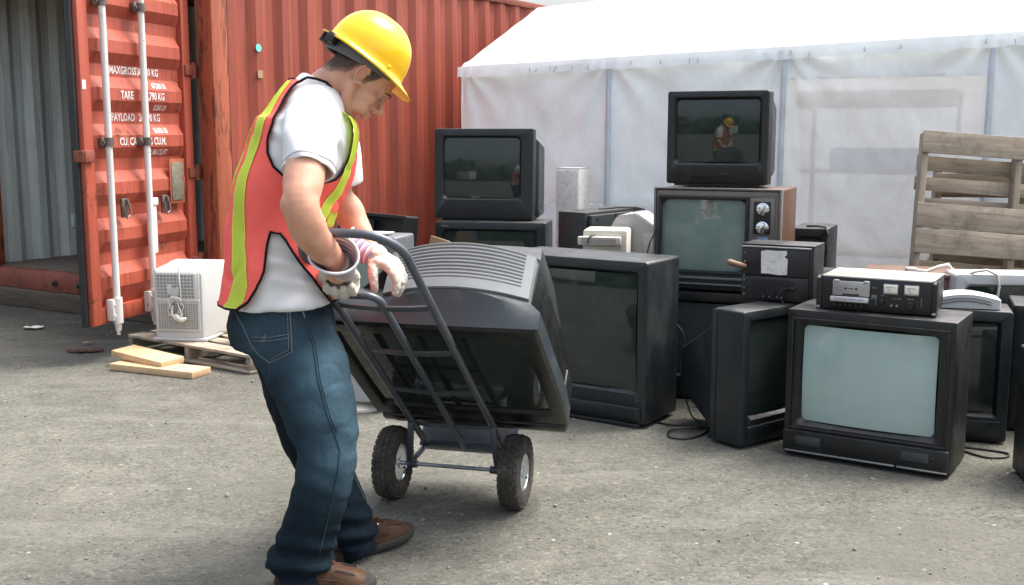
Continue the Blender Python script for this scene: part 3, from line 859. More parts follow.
def corr_wall(name, x, out, y0, y1, z0, z1, mat, th=.003):
    mb = MB()
    per = .072 + .068 * 2 + .070
    brk = []
    s = 0
    while y0 + s < y1:
        for k in (0, .072, .140, .210):
            if y0 + s + k < y1: brk.append(y0 + s + k)
        s += per
    brk.append(y1)
    zs = [z0 + (z1 - z0) * i / 6 for i in range(7)]
    L = [[V((x + out * corr(y - y0 + 1e-6), y, z)) for y in brk] for z in zs]
    L2 = [[p - V((out * th, 0, 0)) for p in r] for r in L]
    mb.loft(L, False, False, False)
    mb.loft(L2, False, False, False)
    return mb.build(name, mat, CT, 15)


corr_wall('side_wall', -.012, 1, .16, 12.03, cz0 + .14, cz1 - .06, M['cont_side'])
corr_wall('far_side_wall', -2.828, -1, .16, 12.03, cz0 + .14, cz1 - .06, M['cont_in'])
mb = MB(); mb.box((-1.42, 12.10, (cz0 + cz1) / 2), (2.80, .05, 2.5)); mb.build('end_wall', M['cont_in'], CT)
mb = MB(); mb.box((-1.42, 6.1, cz1 - .02), (2.78, 11.9, .03)); mb.build('roof', M['cont_rail'], CT)
mb = MB(); mb.box((-1.42, 6.1, cz0 + .145), (2.78, 11.98, .03)); mb.build('floor', M['cont_floor'], CT)
mb = MB(); mb.box((-.03, 6.1, cz1 - .03), (.06, 11.86, .06), bev=.006); mb.build('top_rail', M['cont_rail'], CT)
mb = MB(); mb.box((-2.81, 6.1, cz1 - .03), (.06, 11.86, .06), bev=.006); mb.build('top_rail', M['cont_rail'], CT)
mb = MB(); mb.box((-.03, 6.1, cz0 + .07), (.05, 11.86, .14), bev=.006); mb.build('bottom_rail', M['cont_rail'], CT)
mb = MB(); mb.box((-2.81, 6.1, cz0 + .07), (.05, 11.86, .14), bev=.006); mb.build('bottom_rail', M['cont_rail'], CT)
for x in (-.075, -2.765):
    for y in (.075, 12.12):
        mb = MB(); mb.box((x, y, (cz0 + cz1) / 2), (.15, .15, cz1 - cz0 + .004), bev=.012); mb.build('corner_post', M['cont_post'], CT)
# door frame: inner strip of the rear post, header and sill
mb = MB(); mb.box((-.185, .10, (cz0 + cz1) / 2), (.07, .09, cz1 - cz0 - .2), bev=.008); mb.build('post_return', M['cont_post'], CT)
mb = MB(); mb.box((-1.42, .07, cz1 - .08), (2.54, .12, .155), bev=.008); mb.build('header', M['cont_rail'], CT)
sill = MB(); sill.box((-1.42, .075, cz0 + .075), (2.538, .15, .152), bev=.010); sill = sill.build('sill', M['cont_rail'], CT)
mb = MB()
for x in (-1.55, -1.85, -.55, -.78):
    mb.cyl((x, .0, cz0 + .075), (x, -.022, cz0 + .075), .028, 16); mb.cyl((x, -.022, cz0 + .075), (x, -.04, cz0 + .075), .016, 12)
mb.build('lock_keeper', M['steel_worn'], sill)
# lashing ring inside
mb = MB()
for yy in (.95,):
    mb.tube([(-2.76, yy, cz0 + .17), (-2.74, yy, cz0 + .42), (-2.735, yy + .03, cz0 + .46), (-2.735, yy + .22, cz0 + .46), (-2.74, yy + .25, cz0 + .42), (-2.76, yy + .25, cz0 + .17)], .011, 8)
    mb.box((-2.785, yy, cz0 + .47), (.03, .12, .12), bev=.01)
mb.build('lashing_ring', M['cont_in'], CT)

# the door, 107 degrees open: X across from the hinge, Y outwards, Z up
ang = R(104.5)
hx = V((-math.cos(ang), -math.sin(ang), 0)); hy = V((math.sin(ang), -math.cos(ang), 0))
DW, DZ0, DZ1 = 1.16, 0.238, 2.60
DM = Matrix(((hx.x, hy.x, 0, -.170), (hx.y, hy.y, 0, -.070), (0, 0, 1, 0), (0, 0, 0, 1)))
LEDGE = [2.305, 2.015, 1.725, 1.435, 1.145, .855, .565]


def rib(z):
    if z > 2.42 or z < .45: return 0.0
    p = ((z - 1.725) / .29) % 1.0
    if p < .12: return .5 * (1 - p / .12) * .042 + 0.0
    if p < .38: return 0.0
    if p < .62: return (p - .38) / .24 * .042
    if p < .88: return .042
    return .042 - (p - .88) / .24 * .042


def door_build(mb, name, mat, parent, ang_=30):
    bmesh.ops.transform(mb.bm, matrix=DM, verts=mb.bm.verts)
    return mb.build(name, mat, parent, ang_)


mb = MB()
B0 = -.020
zs = sorted({DZ0 + .10, DZ1 - .10, .45, 2.42} | {1.725 + .29 * (k + q) for k in range(-5, 4) for q in (-.12, .12, .38, .62) if .45 < 1.725 + .29 * (k + q) < 2.42})
xs_ = [.085, .125, .60, DW - .125, DW - .085]
rows = []
for z in zs:
    d = B0 + rib(z)
    rows.append([V((xs_[0], B0 + .0, z))] + [V((x, d, z)) for x in xs_[1:4]] + [V((xs_[4], B0 + .0, z))])
mb.loft(rows, False, False, False)
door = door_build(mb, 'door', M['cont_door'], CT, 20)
mb = MB()
mb.box((.045, -.005, (DZ0 + DZ1) / 2), (.09, .05, DZ1 - DZ0), bev=.006)
mb.box((DW - .045, -.005, (DZ0 + DZ1) / 2), (.09, .05, DZ1 - DZ0), bev=.006)
mb.box((DW / 2, -.007, DZ0 + .052), (DW - .18, .046, .10), bev=.005)
mb.box((DW / 2, -.007, DZ1 - .052), (DW - .18, .046, .10), bev=.005)
mb.box((DW / 2, -.034, (DZ0 + DZ1) / 2), (DW - .17, .006, DZ1 - DZ0 - .1))
door_build(mb, 'door_frame', M['cont_door'], door)
mb = MB(); mb.box((DW + .008, -.030, (DZ0 + DZ1) / 2), (.034, .035, DZ1 - DZ0 + .01), bev=.008); mb.box((DW - .02, -.052, (DZ0 + DZ1) / 2), (.06, .03, DZ1 - DZ0 + .01), bev=.008); mb.box((-.02, -.04, (DZ0 + DZ1) / 2), (.05, .03, DZ1 - DZ0), bev=.006)
door_build(mb, 'gasket', M['gasket'], door)
# lock rods
ROD = (DW - .175, DW - .56)
for X in ROD:
    mb = MB(); mb.tube([(X, .062, DZ0 + .02), (X, .062, DZ1 + .03)], .0215, 16); mb.tube([(X, .062, DZ0 - .075), (X, .062, DZ0 + .02)], [.011, .013], 10)
    rod = door_build(mb, 'lock_rod', M['rod_white'], door)
    mb = MB(); mb.box((X + .005, .045, DZ0 + .085), (.095, .05, .135), bev=.008); mb.cyl((X, .066, DZ0 - .0), (X, .066, DZ0 + .16), .030, 16); mb.tube([(X, .062, DZ0 - .05), (X, .062, DZ0 + .01)], [.018, .026], 14)
    mb.cyl((X + .035, .07, DZ0 + .12), (X + .035, .076, DZ0 + .12), .009, 10); mb.cyl((X + .035, .07, DZ0 + .05), (X + .035, .076, DZ0 + .05), .009, 10)
    door_build(mb, 'cam_bracket', M['rod_white'], rod)
    for z in (1.36, 2.2):
        mb = MB(); mb.box((X + .0, .040, z), (.11, .034, .055), bev=.006); mb.cyl((X, .062, z - .026), (X, .062, z + .026), .029, 16)
        for s in (-.043, .043): mb.cyl((X + s, .05, z), (X + s, .066, z), .010, 10)
        door_build(mb, 'rod_bracket', M['steel_worn'], rod)
# handle gear
X = ROD[1]
mb = MB(); mb.box((X - .055, .05, .80), (.05, .018, .34), bev=.006); mb.box((X - .05, .055, .97), (.075, .03, .05), bev=.006)
door_build(mb, 'handle_arm', M['rod_white'], door)
for Xp in (DW - .33, DW - .76):
    mb = MB(); mb.box((Xp, .034, .945), (.055, .02, .12), bev=.006); mb.tube([(Xp - .012, .05, 1.0), (Xp - .02, .062, .95), (Xp - .02, .066, .90), (Xp + .012, .064, .885), (Xp + .03, .06, .91), (Xp + .03, .058, .96)], .008, 8)
    door_build(mb, 'handle_catch', M['steel_worn'], door)
mb = MB(); mb.box((DW - .93, .026, 1.09), (.17, .010, .30), bev=.002)
pf = door_build(mb, 'data_plate', M['cont_post'], door)
mb = MB(); mb.box((DW - .93, .033, 1.09), (.135, .006, .255), bev=.001)
door_build(mb, 'plate_face', surf('dull_plate', (.24, .22, .17), .5, .4, var=.3, scale=30, dirt=(.16, .08, .05), dirt_amt=.5, dirt_scale=12), pf)
for z in (.52, 1.14, 1.84, 2.38):
    mb = MB(); mb.box((.035, .026, z), (.09, .022, .072), bev=.008); mb.cyl((-.022, .022, z - .055), (-.022, .022, z + .055), .020, 14); mb.box((-.065, .018, z), (.075, .024, .10), bev=.008)
    door_build(mb, 'hinge', M['cont_rail'], door)
mb = MB(); mb.box((DW - .02, .030, 1.275), (.09, .03, .075), bev=.008); mb.box((DW + .02, .0, 1.275), (.03, .07, .07), bev=.006)
door_build(mb, 'door_lug', M['cont_rail'], door)
mb = MB(); mb.box((DW - .025, .0215, 1.70), (.032, .003, .055)); door_build(mb, 'sticker', M['paper'], door)


def text_on_door(s, X0, z, size, right=False, shear=0.0, sx=0.78):
    c = bpy.data.curves.new('t', 'FONT'); c.body = s; c.size = size; c.offset = size * .022; c.resolution_u = 2
    o = bpy.data.objects.new('t', c); COL.objects.link(o)
    me = bpy.data.meshes.new_from_object(o.evaluated_get(bpy.context.evaluated_depsgraph_get()))
    bpy.data.objects.remove(o); bpy.data.curves.remove(c)
    bm = bmesh.new(); bm.from_mesh(me); bpy.data.meshes.remove(me)
    w = max(v.co.x for v in bm.verts) * sx
    for v in bm.verts:
        lx = v.co.x * sx + shear * v.co.y - (w if right else 0)
        zz = z + v.co.y
        v.co = V((DW - (X0 + lx), B0 + rib(zz) + .0035, zz))
    return bm


rows = [('MAXGROSS', '30,480 KG', 1.782), (None, '67,200 LB', 1.704), ('TARE', '3,790 KG', 1.628), (None, '8,350 LB', 1.562), ('PAYLOAD', '26,690 KG', 1.490), (None, '58,850 LB', 1.414), ('CU. CAP', '67.6 CU.M.', 1.338), (None, '2,386 CU.FT.', 1.272)]
for a, b, z in rows:
    for s, X0, rt in ((a, .318 if a not in ('TARE', 'CU. CAP') else (.37 if a == 'TARE' else .335), False), (b, .83 if b.endswith('KG') or b.endswith('M.') else .87, True)):
        if not s: continue
        mb = MB(); mb.bm.free(); mb.bm = text_on_door(s, X0, z, .068 if s.endswith('KG') or not rt or s.endswith('M.') else .048, rt)
        door_build(mb, 'lettering', M['letter'], door)

# small marks on the side wall
M['mint'] = surf('mint_paint', (.16, .62, .50), .5, bmp=0)
mb = MB(); mb.cyl((.0, .445, 2.02), (.003, .445, 2.02), .028, 20); mb.build('painted_dot', M['mint'], CT)
mb = MB(); mb.box((.0, .455, 1.835), (.004, .05, .055)); mb.build('paper_label', M['card'], CT)

# the timbers it stands on
def beam(label, c, rz, size):
    t = MB(); t.box((0, 0, size[2] / 2), size, bev=.012)
    o = tag(t.build('timber_beam', M['beam']), label, 'timber'); o.location = c; o.rotation_euler = (0, 0, rz); return o
cw = CT.matrix_basis
def CL(x, y, z=0):
    a = R(-31.3); return V((cpos.x + x * math.cos(a) - y * math.sin(a), cpos.y + x * math.sin(a) + y * math.cos(a), z))
beam('dark timber beam lying under the open end of the container', CL(-1.45, .10), R(-31.3), (2.9, .22, .152))
beam('dark timber lying under the far end of the container', CL(-1.45, 11.9), R(-31.3), (2.9, .22, .152))

# ------------------------------------------------------------------ fabric shelter
def fabric(name, col, trans, see=0.0, wr=0.6, tint=None):
    m, nt, bs, out = new_mat(name)
    nt.nodes.remove(bs)
    co = coords(nt)
    f = tex_noise(nt, co, 2.5, 7, 0.6, 0.4)
    c = ramp(nt, f, [(0.3, [k * .90 for k in col]), (0.7, [min(1, k * 1.05) for k in col])])
    if tint is not None:
        g = ramp(nt, tex_noise(nt, co, 1.1, 6, .65, .6), [(.45, 0.0), (.75, .5)])
        c = mix(nt, g, c, tint)
    d = nd(nt, 'ShaderNodeBsdfDiffuse'); t = nd(nt, 'ShaderNodeBsdfTranslucent'); g = nd(nt, 'ShaderNodeBsdfGlossy')
    g.inputs['Roughness'].default_value = .45
    w = nd(nt, 'ShaderNodeTexWave'); w.inputs['Scale'].default_value = 1.6; w.inputs['Distortion'].default_value = 9; w.inputs['Detail'].default_value = 5; w.inputs['Detail Scale'].default_value = 1.3
    nt.links.new(co, w.inputs['Vector'])
    wn = tex_noise(nt, coords(nt, (1, 1, .45)), 2.6, 4, .5, 1.8)
    h = mathn(nt, 'ADD', mathn(nt, 'MULTIPLY', w.outputs['Fac'], .22), wn)
    b = nd(nt, 'ShaderNodeBump'); b.inputs['Strength'].default_value = wr; b.inputs['Distance'].default_value = .035
    nt.links.new(h, b.inputs['Height'])
    for s in (d, t, g): nt.links.new(b.outputs[0], s.inputs['Normal'])
    nt.links.new(c, d.inputs[0]); nt.links.new(c, t.inputs[0])
    m1 = nd(nt, 'ShaderNodeMixShader'); m1.inputs[0].default_value = trans
    nt.links.new(d.outputs[0], m1.inputs[1]); nt.links.new(t.outputs[0], m1.inputs[2])
    m2 = nd(nt, 'ShaderNodeMixShader'); m2.inputs[0].default_value = .05
    nt.links.new(m1.outputs[0], m2.inputs[1]); nt.links.new(g.outputs[0], m2.inputs[2])
    last = m2
    if see > 0:
        tr = nd(nt, 'ShaderNodeBsdfTransparent')
        m3 = nd(nt, 'ShaderNodeMixShader'); m3.inputs[0].default_value = see
        nt.links.new(m2.outputs[0], m3.inputs[1]); nt.links.new(tr.outputs[0], m3.inputs[2]); last = m3
    nt.links.new(last.outputs[0], out.inputs[0])
    return m


M['tarp'] = fabric('white_tarpaulin', (.90, .955, .96), .14, 0, .42)
M['tarp_roof'] = fabric('white_roof_tarpaulin', (.88, .89, .90), .55, 0, .20)
M['tarp_low'] = fabric('blue_grey_skirt', (.62, .67, .76), .5, .12, .4)
M['tarp_clear'] = fabric('milky_plastic_sheet', (.93, .93, .90), .16, .14, .42)
M['galv'] = surf('galvanised_tube', (.62, .70, .78), .4, .5, var=.1, dirt=(.3, .32, .35), dirt_amt=.3)

TE = V((.882, -.471, 0)); TN = V((.471, .882, 0)); T0 = V((-.43, 9.55, 0))
TL = 7.0
def ez(s): return 1.955 + .026 * s          # eave height
def rz_(s): return 2.60 + .075 * min(s, 4.5) / 4.5 * 3      # ridge height
POLES = (0.03, 1.37, 2.765, 4.17, 5.6)
TT = thing('fabric_shelter', 'white tarpaulin shelter with scalloped eave and tube poles, behind the stacked televisions', 'tent', T0)
def TP(s, n, z): return TE * s + TN * n + V((0, 0, z))


def crease(s, z):
    """folds that gather at the top of each pole"""
    d = 0
    for p in POLES:
        dx, dz = s - p, ez(s) - z
        r = math.hypot(dx, dz) + .02
        a = math.atan2(dx, dz + .01)
        d += .012 * math.sin(a * 11 + p * 5) * math.exp(-r * 1.5)
    d += .014 * noise.noise(V((s * 1.7, z * 1.1, 3.1))) + .006 * noise.noise(V((s * 6 + z * 3, z * 4 - s * 2, 7.7)))
    d += .006 * abs(noise.noise(V((s * 2.3 + z * 2.6, (z - s) * .8, 1.7))))
    return d * 1.5


def sheet(name, fn, su, sv, mat, ang_=180):
    mb = MB()
    mb.loft([[fn(u, v) for u in su] for v in sv], False, False, False)
    return mb.build(name, mat, TT, ang_)


def lin(a, b, n): return [a + (b - a) * i / n for i in range(n + 1)]

WIN = (2.775, 4.16)
def wall_pt(s, z): return TP(s, -crease(s, z) + .05 * (1 - z / 2) * 0, z)
# wall panels, left of, right of and above the milky sheet
sheet('wall_panel', lambda s, t: wall_pt(s, .84 + .012 * math.sin(s * 7) + t * (ez(s) - .84)), lin(0, WIN[0], 110), lin(0, 1, 50), M['tarp'])
sheet('wall_panel', lambda s, t: wall_pt(s, .84 + t * (ez(s) - .84)), lin(WIN[1], TL, 110), lin(0, 1, 50), M['tarp'])
sheet('wall_panel', lambda s, t: wall_pt(s, 1.80 + t * (ez(s) - 1.80)), lin(WIN[0], WIN[1], 60), lin(0, 1, 16), M['tarp'])
sheet('milky_sheet', lambda s, t: TP(s, .012 - crease(s * 1.3 + 2, t * 1.9) * 1.2, t * 1.82), lin(WIN[0] - .03, WIN[1] + .03, 70), lin(0, 1, 80), M['tarp_clear'])
sheet('wall_skirt', lambda s, t: TP(s, .035 - crease(s + 4, t) * 1.3, t * .90), lin(0, WIN[0], 90), lin(0, 1, 24), M['tarp_low'])
sheet('wall_skirt', lambda s, t: TP(s, .035 - crease(s + 4, t) * 1.3, t * .90), lin(WIN[1], TL, 90), lin(0, 1, 24), M['tarp_low'])
def roof_pt(s, t):
    sag = -.03 * math.sin(math.pi * ((s - .03) / 1.39 % 1)) * math.sin(math.pi * min(t, 1))
    z = ez(s) + (rz_(s) - ez(s)) * t
    e = .0
    if t < .06: z -= (0.06 - t) * .35
    return TP(s, 1.5 * t - .035, z + sag + .008 * noise.noise(V((s * 3, t * 5, 2))) + crease(s, ez(s) - t * 1.3) * .6)
sheet('roof', roof_pt, lin(-.02, TL, 150), lin(0, 1, 40), M['tarp_roof'])
sheet('roof', lambda s, t: TP(s, 3.0 - 1.5 * t, ez(s) + (rz_(s) - ez(s)) * t), lin(-.02, TL, 40), lin(0, 1, 10), M['tarp_roof'])
def eave_pt(s, t):
    sc = .012 * abs(math.sin(s * 9.5)) + .010 * noise.noise(V((s * 5, 0, 9)))
    return TP(s, -.04 - crease(s, 1.9) * .8 - .016 * t, ez(s) + .012 - t * (.085 + sc))
sheet('eave_flap', eave_pt, lin(-.02, TL, 260), lin(0, 1, 6), M['tarp'])
sheet('gable_panel', lambda u, v: TP(0 - .01 * noise.noise(V((u * 3, v * 3, 1))), u * 3.0, v * (ez(0) + (rz_(0) - ez(0)) * (1 - abs(u - .5) * 2))), lin(0, 1, 40), lin(0, 1, 24), M['tarp'])
sheet('wall_panel', lambda s, t: TP(s, 3.0, t * ez(s)), lin(0, TL, 20), lin(0, 1, 6), M['tarp'])
for p in POLES[1:]:
    mb = MB(); mb.tube([TP(p - .01, -.022, 0), TP(p - .006, -.02, 1.0), TP(p, -.022, ez(p) - .07)], .021, 12); mb.build('pole', M['galv'], TT)
M['tie'] = surf('brown_tie', (.26, .22, .18), .8, bmp=0)
rng = random.Random(5)
s = .25
while s < 5.2:
    mb = MB(); z = ez(s) - .02 - rng.random() * .02
    mb.tube([TP(s, -.060, z), TP(s + rng.uniform(-.01, .01), -.067, z - .03), TP(s + rng.uniform(-.02, .02), -.066, z - rng.uniform(.02, .05))], .0022, 6); mb.build('tie', M['tie'], TT)
    s += rng.choice((.07, .13, .2, .42, .6)) * rng.uniform(.7, 1.3)

# things stored behind the milky sheet
sh = thing('storage_rack', 'tan plywood rack dimly seen through the milky sheet of the shelter', 'shelf', T0 + TP(3.36, .14, 0), R(-28.1))
each_box('post', sh, [((-.54, .62, .86), (.03, .05, 1.72)), ((.54, .62, .86), (.03, .05, 1.72))], M['ply'])
each_box('shelf', sh, [((0, .40, 1.12), (1.11, .44, .03)), ((0, .40, .5), (1.11, .44, .03))], M['ply'])
part_box('top_board', sh, [((.02, .04, 1.655), (1.12, .03, .13)), ((0.02, .34, 1.70), (1.12, .60, .02))], M['ply'])
bt = thing('tarp_roll', 'rolled blue tarpaulin lying on the rack behind the milky sheet', 'tarpaulin', T0 + TP(3.42, .34, 1.135), R(-28.1))
mb = MB(); mb.tube([(-.36, 0, .085), (.4, 0, .085)], .085, 18); mb.build('roll', surf('blue_tarp', (.10, .17, .33), .5), bt)

# ------------------------------------------------------------------ pallets
def pallet(name, label, loc, rot, W, Lh, top, back, D=.09, nstr=3, bev=.003, group=None):
    """stringers run along Z (length Lh), boards run along X (width W); front face towards -Y"""
    root = thing(name, label, 'pallet', loc, 0, group, rot)
    for i in range(nstr):
        mb = MB(); mb.box((-W / 2 + .02 + (W - .04) * i / (nstr - 1), .018 + D / 2, Lh / 2), (.038, D, Lh - .01), bev=bev); mb.build('stringer', M['pallet_v'], root)
    r = random.Random(len(label))
    for y, bs in ((.009, top), (.018 + D + .009, back)):
        for (z, hh) in bs:
            mb = MB(); mb.box((r.uniform(-.004, .004), y, z + hh / 2), (W + r.uniform(-.01, .01), .018, hh), rot=(0, R(r.uniform(-.4, .4)), 0), bev=bev)
            if y < .02:
                for i in range(nstr):
                    xx = -W / 2 + .02 + (W - .04) * i / (nstr - 1)
                    for q in (.3, .7): mb.cyl((xx, -.001, z + hh * q), (xx, .002, z + hh * q), .004, 8)
            mb.build('board', M['pallet'], root)
    return root


pallet('wooden_pallet', 'upright weathered wooden pallet leaning on the shelter at the right', (3.035, 6.66, 0.005), (R(-8), R(4), R(-5)), 1.18, 1.40,
       [(1.262, .137), (.803, .153), (.645, .155), (.02, .14), (.30, .12)], [(1.165, .092), (1.04, .085), (.90, .10), (.50, .1), (.1, .1), (1.30, .09)])
pallet('wooden_pallet', 'second pallet standing upright behind the leaning one, brown boards through its gaps', (3.30, 7.06, 0.0), (R(-3), 0, R(-8)), 1.1, 1.20,
       [(1.03, .13), (.83, .13), (.60, .13), (.38, .13), (.1, .13)], [(1.0, .1), (.5, .1), (.1, .1)])
rp = pallet('wooden_pallet', 'low grey wooden pallet lying flat, carrying the white monitor', (-2.023, 6.698, 0.118), (R(-90), 0, R(-35.4)), 1.17, 1.0,
       [(.0, .13), (.17, .10), (.33, .13), (.52, .10), (.68, .13), (.87, .13)], [(.0, .10), (.45, .10), (.9, .10)], D=.078)

def lumber(label, loc, rot, size):
    t = MB(); t.box((0, 0, 0), size, bev=.003)
    o = tag(t.build('plank', M['pine']), label, 'plank', None); o.location = loc; o.rotation_euler = rot; return o
lumber('fresh pine plank lying flat on the ground, lower of the two by the pallet', (-2.105, 6.44, .022), (0, 0, R(-23.5)), (.62, .17, .040))
lumber('shorter fresh pine plank resting slanted on the other plank', (-2.22, 6.57, .068), (R(3), R(3), R(-33)), (.46, .17, .040))
t = MB()
rng = random.Random(9)
for i in range(9): t.blob((rng.uniform(-.15, .15), rng.uniform(-.03, .03), .012), (rng.uniform(.02, .05), rng.uniform(.012, .03), rng.uniform(.008, .018)), sub=2)
me = organic(t, .008, 2); displace(me, lambda c, n: .012 * noise.noise(c * 40))
rag = tag(mesh_obj('rag', me, surf('rusty_rag', (.10, .05, .035), .95, var=.4, scale=30)), 'crumpled rust brown rag on the ground left of the planks', 'rag'); rag.location = (-2.72, 7.02, .0)
def scrap(label, loc, rz, s, mat):
    t = MB()
    L = [[V((s * (i / 8 - .5), s * .5 * (j / 5 - .5), .006 + .012 * noise.noise(V((i * .5, j * .6, loc[0])))+.012)) for i in range(9)] for j in range(6)]
    t.loft(L, False, False, False); t.loft([[p - V((0, 0, .0015)) for p in r] for r in L], False, False, False)
    o = tag(t.build('paper_scrap', mat, None, 180), label, 'litter'); o.location = loc; o.rotation_euler = (0, 0, rz)
scrap('crumpled white paper scrap in front of the container sill', (-3.48, 7.88, 0), .3, .13, M['paper'])
scrap('small brown paper scrap on the dirt before the container', (-2.86, 7.28, 0), .8, .06, M['card'])

# rust-edged white cabinet
WC = thing('metal_cabinet', 'narrow white metal cabinet with rusty edges standing against the shelter', 'cabinet', (.43, 8.55, 0), R(-20))
part_box('shell', WC, [((0, .15, .57), (.185, .3, 1.14))], surf('chipped_white_paint', (.62, .62, .59), .6, var=.05, dirt=(.22, .12, .07), dirt_amt=.40, dirt_scale=22), .006)
part_box('top_edge', WC, [((0, .15, 1.142), (.188, .303, .006))], M['white_pl'], .002)
part_box('door_panel', WC, [((0, -.006, .57), (.175, .012, 1.12))], surf('white_door_paint', (.64, .64, .61), .6, var=.05, dirt=(.24, .14, .08), dirt_amt=.42, dirt_scale=26), .004)

# pale shed beyond the shelter
SD = thing('shed', 'pale low building with overhanging roof beyond container and shelter', 'shed', (5.5, 20.5, 0), R(-28))
part_box('wall', SD, [((0, 2, 1.55), (12, 4, 3.1))], M['white_pl'], .01)
part_box('roof', SD, [((0, 2, 3.25), (12.6, 4.8, .12))], M['tv_grey'], .01)
part_box('fascia', SD, [((0, -.42, 3.12), (12.6, .06, .2))], M['brown_board'], .01)
mb = MB(); mb.cyl((-4.0, -.3, 0), (-4.0, -.3, 3.02), .06, 12); mb.build('post', M['card'], SD)

# ------------------------------------------------------------------ what the screens mirror: trees, trailers behind the camera
mb = MB(); rng = random.Random(21)
for i in range(90):
    th_ = R(168 + 204 * i / 89); x, y_ = 58 * math.cos(th_), 58 * math.sin(th_)
    hgt = rng.uniform(5, 10.5) * (.8 + .4 * noise.noise(V((x * .06, y_ * .06, 0))))
    for k in range(5):
        mb.blob((x + rng.uniform(-2.2, 2.2), y_ + rng.uniform(-2.5, 2.5), hgt * (.25 + .16 * k)), (rng.uniform(1.5, 2.8) * (1.1 - .13 * k), rng.uniform(1.5, 2.8), rng.uniform(1.3, 2.2)), sub=3)
for v in mb.bm.verts:
    v.co += V((noise.noise(v.co * .9), noise.noise(v.co * .9 + V((9, 0, 0))), noise.noise(v.co * .9 + V((0, 9, 0))))) * .9 + V((noise.noise(v.co * 3), 0, noise.noise(v.co * 3.3))) * .45
tag(mb.build('treeline', surf('far_foliage', (.045, .065, .03), .9, var=.5, scale=1.5, bmp=0, spec=.1), None, 180), kind='stuff')
for i, (x, y_, r_) in enumerate(((-38, -13, 72), (-25, -34, 40), (-4, -42, 5), (16, -40, -18))):
    tr = thing('box_trailer', ['pale box trailer first in the row across the yard', 'pale box trailer second in the row across the yard', 'pale box trailer third in the row across the yard', 'pale box trailer last in the row across the yard'][i], 'trailer', (x, y_, 0), R(r_ - 4), 'box trailers across the yard')
    part_box('body', tr, [((0, 0, 1.9), (11.5, 2.4, 2.3))], M['white_pl'], .03)
    part_box('chassis', tr, [((0, 0, .62), (11, 1.2, .2))], M['tv_black'], .02)
    for wx in (-4, -2.8, 3.6):
        mb = MB(); mb.cyl((wx, -1.1, .45), (wx, 1.1, .45), .45, 20); mb.build('wheel', M['tv_black'], tr)
# ------------------------------------------------------------------ hand truck and its load
HT_O = V((-0.184, 4.267, 0.170)); HT_R = (R(50.77), 0, R(-14.69))
HT_M = Matrix.Translation(HT_O) @ Euler(HT_R).to_matrix().to_4x4()
M['ht_paint'] = surf('blue_grey_enamel', (.085, .100, .122), .38, .25, var=.12, scale=12, dirt=(.10, .085, .07), dirt_amt=.4, dirt_scale=8, bmp=.1, bscale=120)
M['tyre'] = surf('dusty_rubber', (.030, .027, .024), .85, var=.25, scale=25, dirt=(.115, .098, .078), dirt_amt=.75, dirt_scale=9, bmp=.3, bscale=160, bdist=.002)
M['rim'] = surf('zinc_rim', (.62, .66, .70), .3, .9, var=.12, dirt=(.3, .27, .23), dirt_amt=.4, dirt_scale=14)
HT = thing('hand_truck', 'blue-grey steel hand truck with two pneumatic tyres, tilted back under its load', 'hand truck', HT_O, 0, None, HT_R)
hs, S_BAR = .162, 1.525


def bend(c, r, a0, a1, n=8):
    return [(c[0] + r * math.cos(R(a0 + (a1 - a0) * k / n)), 0, c[2] + r * math.sin(R(a0 + (a1 - a0) * k / n))) for k in range(n + 1)]


rb = .120
path = [(hs, 0, 0), (hs, 0, .5), (hs, 0, 1.0)] + bend((hs - rb, 0, S_BAR - rb), rb, 0, 90) + bend((-hs + rb, 0, S_BAR - rb), rb, 90, 180) + [(-hs, 0, 1.0), (-hs, 0, .5), (-hs, 0, 0)]
mb = MB(); mb.tube(path, .0135, 16); mb.build('outer_loop', M['ht_paint'], HT, 60)
r2 = .045; s2 = 1.185
mb = MB(); mb.tube([(0, -.004, 0), (0, -.004, .6)] + [(x, -.004, z) for x, _, z in bend((-r2, 0, s2 - r2), r2, 0, 90, 6)] + [(-hs + .004, -.004, s2)], .0125, 14); mb.build('inner_handle', M['ht_paint'], HT, 60)
mb = MB(); mb.tube([(-.095, -.004, s2), (-.085, -.006, 1.36), (-.07, -.002, S_BAR - .004)], .008, 10); mb.build('handle_brace', M['ht_paint'], HT)
for k, w in enumerate((1.118, .818, .518, .218)):
    mb = MB(); L = []
    for i in range(17):
        u = -hs + 2 * hs * i / 16
        y = -.010 * (1 - (u / hs) ** 2)
        L.append([V((u, y - .003, w - .014)), V((u, y + .003, w - .014)), V((u, y + .003, w + .014)), V((u, y - .003, w + .014))])
    mb.loft(L); mb.build('cross_slat', M['ht_paint'], HT)
mb = MB(); mb.box((0, .0, .012), (.36, .03, .05), bev=.004); mb.build('foot_bar', M['ht_paint'], HT)
mb = MB(); mb.box((0, .13, -.008), (.40, .26, .006), bev=.002); mb.build('toe_plate', M['ht_paint'], HT)
AX = V((0, -.127, .109))
mb = MB(); mb.cyl(AX + V((-.27, 0, 0)), AX + V((.27, 0, 0)), .008, 14); mb.build('axle', M['rim'], HT)
